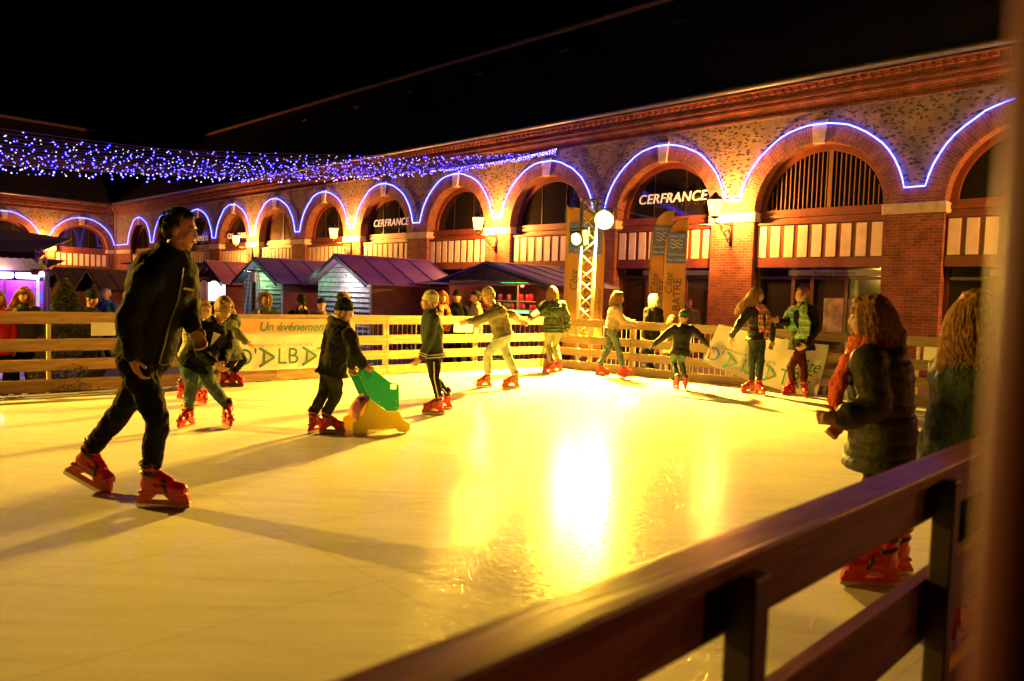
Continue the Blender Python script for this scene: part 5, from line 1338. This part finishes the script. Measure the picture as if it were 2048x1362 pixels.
ch_ = MB(); ch_.box(pm.neck - pm.su * .16 + pm.fd * .178 - pm.rd * .05, (.07, .006, .013), Matrix((pm.rd, pm.fd, pm.su)).transposed()); ch_.build('chest_logo', base_mat('yellow_print', (.5, .5, .15), .6), pm.root)

person('blond-brown haired woman in black jacket and green-blue jeans bending forward', 7.5, .93, -48,
    dict(head=(447, 618), neck=(431, 650), pel=(392, 722), yh=-42, ph=-22, elA=(404, 708, -.05), wrA=(428, 724, -.1), hdA=(444, 738), elB=(455, 700, .02), wrB=(446, 722, -.2), hdB=(440, 736), knA=(383, 768, -.06), knB=(420, 768, -.04), yp=-60),
    [(374, 857, -100, 0, 6), (452, 854, -52, 0, -10)],
    dict(top=BLKJ, legs=JEAN, inf=.025, hem=.08, hair='pony', hairm=HBL, shirt=CRM, lw=1.0))
person('blond child in a spotted yellow and black jacket behind the bending woman', 8.6, .68, -30,
    dict(head=(407, 620), neck=(397, 645), pel=(380, 712), yh=-20, elA=(376, 690, -.05), wrA=(392, 712, -.1)),
    [(384, 812, -60, 0, 0), (402, 808, -40, 0, 0)], dict(top=PATT, legs=JEAN, inf=.03, hem=.1, hair='bob', hairm=HBL))
person('child in a black coat and red trousers, half hidden behind the large skater', 9.4, .80, -10,
    dict(head=(376, 603), neck=(373, 627), pel=(374, 700), yh=10), [(370, 800, -20, 0, 0), (398, 799, -10, 0, 0)], dict(top=BLKJ, legs=REDT, hem=.14, hair='short', hairm=HBL))
person('girl in a dark parka by the flat banner stretching her arm to the right', 10.6, .86, -35,
    dict(head=(452, 614), neck=(450, 634), pel=(455, 690), yh=-20, elA=(476, 668, -.1), wrA=(492, 684, -.1), hdA=(502, 691), elB=(474, 648, 0), wrB=(470, 630, -.1)),
    [(456, 771, -10, 0, 0), (474, 772, -30, 0, 0)], dict(top=PARK, legs=BLK, inf=.035, hem=.26, flare=1.6, hair='bob', hairm=HM_, lw=.85, topname='coat'))
pk = person('child in a dark pompom hat and hooded jacket pushing the green and yellow skating aid', 7.42, .80, 28,
    dict(head=(690, 624), neck=(681, 651), pel=(664, 738), yh=38, ph=-5, shA=(697, 672, -.1), elA=(711, 708, -.06), wrA=(726, 731, -.03), hdA=(739, 738), elB=(700, 712, .05), wrB=(702, 733, .1), hdB=(706, 742), knA=(674, 786), knB=(648, 786), curl=1.0),
    [(664, 867, -4, 0, 0), (634, 864, 62, 0, 0)],
    dict(top=cm('dark_hooded_jacket', (.022, .024, .015)), legs=cm('camouflage_trousers', (.05, .05, .03), var=.6), inf=.05, hem=.07, hat=('pom', cm('dark_knit_hat', (.02, .028, .015), .9, bump=1)), pommat=cm('mottled_pompom', (.10, .10, .05)), hood=cm('olive_hood', (.075, .07, .03)), hair='short', hairm=HBL, lw=1.12, jd=.05))
person('boy in a dark green sweater and yellow striped hat standing on skates in mid-rink', 8.8, .86, 197,
    dict(head=(858, 604), neck=(861, 628), pel=(867, 712), yh=196, ph=4, elA=(872, 676, .1), wrA=(862, 712, .0), elB=(858, 678, -.03), wrB=(843, 716, -.05), hdB=(833, 725), knA=(868, 756, .02), knB=(870, 758, -.02)),
    [(884, 818, 190, 0, 0), (867, 829, 183, 0, 0)],
    dict(top=DGRN, legs=BLK, stripe=CRM, cuffs=CRM, inf=.03, hem=.03, hat=('beanie', STRH), hair='short', hairm=HBL, jd=.025))
person('man in a khaki jacket and pale jeans skating bent forward, reaching back for a hand', 11.6, .98, 205,
    dict(head=(977, 594), neck=(990, 617), pel=(1006, 668), yh=212, ph=-25, elA=(1024, 628, -.0), wrA=(1040, 640, .5), hdA=(1050, 646), elB=(957, 640, -.1), wrB=(938, 643, -.2), hdB=(926, 645), knA=(1013, 706), knB=(975, 706)),
    [(1022, 776, 182, 0, 0), (968, 775, 212, 0, 0)],
    dict(top=KHK, legs=LJEAN, inf=.035, hem=.04, hair='short', hairm=HM_, lw=1.1, hat=('beanie', cm('brown_yellow_hat', (.25, .2, .08)))))
person('woman in dark green quilted coat and pale trousers, seen from behind', 14.2, .95, 100,
    dict(head=(1105, 586), neck=(1106, 603), pel=(1106, 657), yh=85, elB=(1074, 626, -.3), wrB=(1062, 635, -.9), hdB=(1052, 640), elA=(1134, 634), wrA=(1134, 660), hdA=(1134, 670)),
    [(1112, 744, 200, 0, 0), (1098, 747, 196, 0, 0)],
    dict(top=cm('green_quilted_coat', (.007, .014, .006), .6), puff=.06, legs=cm('pale_trousers', (.24, .24, .15)), inf=.04, hem=.1, hair='bob', hairm=HM_, face=False))
person('girl in a beige fleece and thick grey-green scarf holding the right fence', 13.9, .92, -4,
    dict(head=(1237, 596), neck=(1233, 613), pel=(1223, 656), yh=5, elA=(1245, 642, -.05), wrA=(1260, 646, 0), hdA=(1270, 649), elB=(1246, 640, 0), wrB=(1260, 643, 0), hdB=(1272, 647), knA=(1237, 697), knB=(1217, 697)),
    [(1250, 753, -6, 0, 0), (1204, 751, -2, 0, 0)], dict(top=BEI, legs=DJEAN, inf=.03, hem=.02, hair='bob', hairm=HM_, scarf=('ring', GRYG), topname='fleece'))
person('small child in a dark coat and green hat seen from behind with both arms spread', 12.2, .72, 95,
    dict(head=(1367, 636), neck=(1367, 653), pel=(1361, 696), shA=(1382, 657, 0), elA=(1401, 674), wrA=(1414, 688), hdA=(1421, 697), shB=(1348, 657, 0), elB=(1324, 676), wrB=(1308, 689), hdB=(1300, 698)),
    [(1370, 780, 82, 0, 0), (1352, 778, 100, 0, 0)],
    dict(top=BLK, legs=cm('dark_green_leggings', (.02, .04, .03)), inf=.035, hem=.17, flare=2.6, hat=('beanie', cm('bottle_green_hat', (.015, .04, .02), .9)), gloves=BLK, scarf=('ring', cm('cream_patterned_scarf', (.40, .36, .22), var=.8)), face=False, hair='short', hairm=HM_, topname='coat', lw=1.0))
person('long-haired young woman in black leather jacket and red tartan scarf', 11.75, .98, -52,
    dict(head=(1514, 591), neck=(1512, 612), pel=(1514, 672), yh=-28, ph=3, elA=(1476, 652, -.05), wrA=(1463, 673), hdA=(1460, 690), elB=(1544, 653, 0), wrB=(1544, 680), hdB=(1542, 694), knA=(1503, 726), knB=(1521, 726)),
    [(1496, 786, 205, 0, 0), (1520, 791, -78, 0, 0)],
    dict(top=cm('black_leather', (.012, .012, .014), .3, bump=.3), legs=DJEAN, inf=.018, hem=.06, hair='long', hairm=HM_, scarf=('long', TART), smile=True, wind=V((-.16, 0, .02)), lw=.92))
person('young woman in dark coat, big green patterned scarf and burgundy tights', 11.7, .98, 212,
    dict(head=(1603, 591), neck=(1607, 611), pel=(1605, 676), yh=188, ph=2, elA=(1573, 645, -.1), wrA=(1560, 642, -.1), hdA=(1549, 640), elB=(1634, 656, -.0), wrB=(1614, 690, -.2), hdB=(1600, 698), knA=(1607, 736), knB=(1581, 734), sw=.16),
    [(1608, 794, 255, 0, 0), (1578, 790, 205, 0, 0)],
    dict(top=BLK, legs=BGD, inf=.03, hem=.19, flare=1.3, hair='pony', hairm=HM_, scarf=('shawl', TART2), smile=True, lw=.95, topname='coat'))
pg = person('brown-haired girl in long quilted olive coat and coral scarf, right foreground', 3.72, .86, 176,
    dict(curl=1.3, head=(1738, 636), neck=(1748, 694), pel=(1766, 862), yh=150, ph=-4, shB=(1738, 722, -.12), elB=(1752, 812, -.04), wrB=(1682, 838, -.05), hdB=(1655, 836), elA=(1730, 810, .0), wrA=(1688, 845, .0), knA=(1752, 990), knB=(1745, 985)),
    [(1768, 1150, 180, 0, 0), (1742, 1174, 180, 0, 0)],
    dict(top=OLV, puff=.066, legs=BLK, inf=.05, hem=.20, flare=1.0, hair='bob', hairm=hair_mat('light_brown_hair', (.42, .22, .10)), hood=OLV, topname='coat', jd=.008, js=.05, skate=.92))
sf_ = MB()
for q in range(3): sf_.torus(pg.neck + pg.su * (.06 - .03 * q) + pg.fd * .01, .075 + .008 * q, .03, pg.su + pg.fd * .3, 18, 8)
rg = []
for q in range(10):
    s_ = q / 9; rg.append((pg.neck + pg.fd * (.13 + .09 * sin(s_ * 2.2)) - pg.rd * .03 - pg.su * (.02 + .33 * s_), pg.rd * (.055 + .01 * sin(q * 2)), pg.fd * .035))
sf_.loft(rg, 14); sf_.build('scarf', CORAL, pg.root, remesh=.007, disp=.03, dscale=.06)
person('curly-haired girl in a dark green coat behind the near rail, right edge', 2.95, .86, 35,
    dict(head=(1953, 640), neck=(1968, 706), pel=(1944, 870), yh=55, ph=-8, shB=(1932, 742, .12), elB=(1915, 830, .1), wrB=(1950, 880, .1)),
    [(1950, 1290, 40, 0, 0), (1905, 1270, 60, 0, 0)],
    dict(top=cm('petrol_green_coat', (.03, .05, .04), .5), legs=BLK, inf=.045, hem=.24, flare=1.6, hair='curly', hairm=HCH, hood=cm('petrol_green_hood', (.03, .05, .04), .5), topname='coat', jd=.03))

# --- the skating aid
t_ = None
ga = gnd(709, 870); gb_ = gnd(818, 865); ux = (gb_ - ga); ux.z = 0; ux.normalize(); nn = V((ux.y, -ux.x, 0)); nn = -nn if nn.y < 0 else nn
aid = thing('skating_aid', 'green and yellow plastic skating aid pushed by the child in the pompom hat', 'skating aid', ga)
def pl(pts, d0=0.):
    out = []
    for x, y in pts:
        p = onplane(600 + x / 4.008, 560 + y / 4.008, ga, nn); out.append(((p - ga).dot(ux), p.z))
    return out
def panel(pts, name, mat, off, sh_=(0, 0), th=.022):
    mb = MB(); mb.prism([(x + sh_[0], z + sh_[1]) for x, z in pl(pts)], th, ga + nn * off, ux, V((0, 0, 1)), nn); return mb.build(name, mat, aid, bevel=.004)
GRNP = base_mat('green_plastic', (.01, .70, .32), .4, var=.05, sss=.5); TEAL = base_mat('teal_plastic', (.005, .36, .26), .45); YELP = base_mat('yellow_plastic', (.95, .80, .02), .38, var=.04, sss=.5); ORP = base_mat('orange_plastic', (.85, .30, .02), .4, sss=.3)
for q_ in (GRNP, YELP, ORP): q_.node_tree.nodes['Principled BSDF'].inputs['Subsurface Radius'].default_value = (.3, .3, .1)
yl = [(425, 1150), (470, 1125), (520, 1060), (560, 950), (690, 1046), (792, 1046), (830, 1120), (888, 1150), (886, 1195), (860, 1222), (790, 1218), (770, 1192), (550, 1202), (540, 1236), (520, 1244), (440, 1244), (425, 1225)]
gn = [(475, 765), (484, 728), (500, 722), (512, 760), (530, 778), (552, 776), (564, 756), (560, 712), (573, 706), (722, 818), (722, 873), (768, 873), (768, 836), (722, 836), (722, 819), (735, 824), (775, 826), (790, 842), (790, 1022), (770, 1046), (690, 1046), (558, 950)]
panel(yl, 'side_foot', YELP, 0); panel(gn, 'handle_panel', GRNP, -.024)
shx = -.02
panel(yl, 'side_foot', YELP, .36, (shx, 0)); panel(gn, 'handle_panel', TEAL, .385, (shx, 0))
pc_ = MB(); a_, b_ = pl([(560, 955)])[0], pl([(470, 1130)])[0]
rg = [ga + ux * (a_[0] + (b_[0] - a_[0]) * s_ - .03 * sin(s_ * pi)) + V((0, 0, a_[1] + (b_[1] - a_[1]) * s_)) for s_ in [i / 8 for i in range(9)]]
mb = MB(); mb.v = [p + nn * .022 for p in rg] + [p + nn * .36 + ux * shx for p in rg]; mb.f = [(i, i + 1, 10 + i, 9 + i) for i in range(8)]
mb.build('cross_panel', ORP, aid).modifiers.new('s', 'SOLIDIFY').thickness = .012
a_, b_ = pl([(560, 950)])[0], pl([(690, 1044)])[0]; mb = MB(); p0 = ga + ux * a_[0] + V((0, 0, a_[1])); p1 = ga + ux * b_[0] + V((0, 0, b_[1]))
mb.beam(p0 + nn * .19, p1 + nn * .19, .33, .018); mb.build('seat', ORP, aid, bevel=.003)
mb = MB(); q = pl([(525, 985)])[0]; mb.tube([ga + ux * q[0] + V((0, 0, q[1])) + nn * .10, ga + ux * q[0] + V((0, 0, q[1])) + nn * .28], .03, 14); mb.build('red_roller', RED, aid, smooth=True)
mb = MB()
for x, y in ((628, 975), (762, 968), (762, 1020), (680, 1157)): q = pl([(x, y)])[0]; mb.tube([ga + ux * q[0] + V((0, 0, q[1])) - nn * .03, ga + ux * q[0] + V((0, 0, q[1])) - nn * .02], .009, 8)
mb.build('screws', STEEL, aid)

# --- spectators outside the fence
def spec(label, x, y, d, k, yaw, o, J=None, ph=0):
    H = at(x, y, d); hs_ = .95; f = V((cos(radians(yaw)), sin(radians(yaw)), 0))
    neck = H - V((0, 0, .155 * k / .95)) - f * .02; hgt = neck.z - GZ; pel = V((neck.x, neck.y, GZ + hgt * .615)) - f * .01
    Jd = dict(head=H, neck=neck, pel=pel, ph=ph); Jd.update(J or {})
    kk = hgt / 1.46
    return person(label, d, kk, yaw, Jd, None, dict(legs=BLK, hem=.12, **o), vox=.010)
S_ = spec
p_ = S_('woman with ginger hair, glasses and olive parka behind the left fence', 48, 590, 9.9, 1, -70, dict(top=PARK, hair='long', hairm=HG, scarf=('ring', BLK), wind=V((-.12, 0, 0)), skin=SKIN, glasses=True))
S_('person in a red coat cut off by the left edge of the picture', -6, 596, 9.6, .95, -40, dict(top=cm('red_coat', (.5, .02, .02)), hair='bob', hairm=HM_))
S_('man in a black beanie looking right beside the cone-shaped conifer', 184, 598, 10.8, 1, -8, dict(top=BLK, hat=('beanie', BLK), hairm=HB_, skin=SKIN2), ph=-12)
S_('person in a blue coat standing far behind the man in the black beanie', 212, 588, 14.5, 1, -95, dict(top=BLUC, hair='short', hairm=HGR))
S_('person in a khaki jacket mostly hidden behind the large skater', 262, 594, 10.4, 1, 60, dict(top=KHK, hair='short', hairm=HM_, face=False))
S_('woman in a fur-trimmed dark hood with a pale bag strap facing the rink', 531, 601, 12.9, 1, -85, dict(top=PARK, fur=cm('brown_fur_trim', (.20, .12, .06)), hair='short', hairm=HB_, bag=CRM))
pf = S_('person in a black hood looking down at a phone', 603, 604, 13.3, 1, -60, dict(top=BLK, hat=('beanie', BLK), hairm=HB_, skin=SKIN2, scarf=('ring', BLK)), dict(elA=(590, 636, -.1), wrA=(598, 619, -.35), elB=(618, 634, -.1), wrB=(612, 619, -.35)), -28)
ph_ = MB(); ph_.box((pf.wrA + pf.wrB) / 2 + V((.02, -.08, .05)), (.075, .012, .14), Matrix.Rotation(radians(-30), 3, 'X')); o_ph = ph_.build('smartphone', BLACK); tag(o_ph, 'dark smartphone held by the hooded spectator', 'phone')
S_('person with glasses and dark cap behind the flat banner', 643, 609, 13.3, .95, -75, dict(top=GRC, hat=('cap', BLK), glasses=True, skin=SKIN2, hairm=HB_))
S_('bald man with glasses in front of the pale chalet gable', 691, 595, 14.2, 1, -25, dict(top=GRC, skin=base_mat('orange_lit_skin', (.6, .22, .12), .5), glasses=True, hairm=HB_))  # the orange light on his face is put into this skin colour
S_('woman with ginger hair and long orange scarf behind the boy in the striped hat', 885, 594, 14.8, 1, -60, dict(top=BLK, hair='long', hairm=HG, scarf=('long', ORC)))
S_('person in a black beanie and black coat under the stall flap', 914, 594, 15.4, 1, -95, dict(top=BLK, hat=('beanie', BLK), hairm=HB_, skin=SKIN2))
S_('man in a dark brimmed hat and grey coat turned to the left', 951, 595, 15.0, 1.02, 185, dict(top=GRC, hat=('brim', BLK), hair='short', hairm=HB_, skin=SKIN2))
S_('person in dark clothes behind the woman in the quilted coat', 1129, 598, 16.6, 1, 30, dict(top=PARK, hair='bob', hairm=HM_, face=False))
S_('grey-haired person in a black coat turned away behind the right fence', 1306, 600, 15.2, .98, 130, dict(top=BLK, hair='bob', hairm=HGR, face=False))
S_('small child with brown hair peeping over the right fence next to the feather flags', 1345, 642, 14.6, .7, 60, dict(top=KHK, hair='bob', hairm=HM_, face=False))
S_('dim person standing in the dark doorway behind the feather flags', 1378, 606, 18.3, 1, -100, dict(top=GRC, hair='short', hairm=HB_, skin=SKIN2))
S_('dark figure standing at the far lit chalet window', 390, 592, 24, 1, 20, dict(top=BLK, hair='short', hairm=HB_))
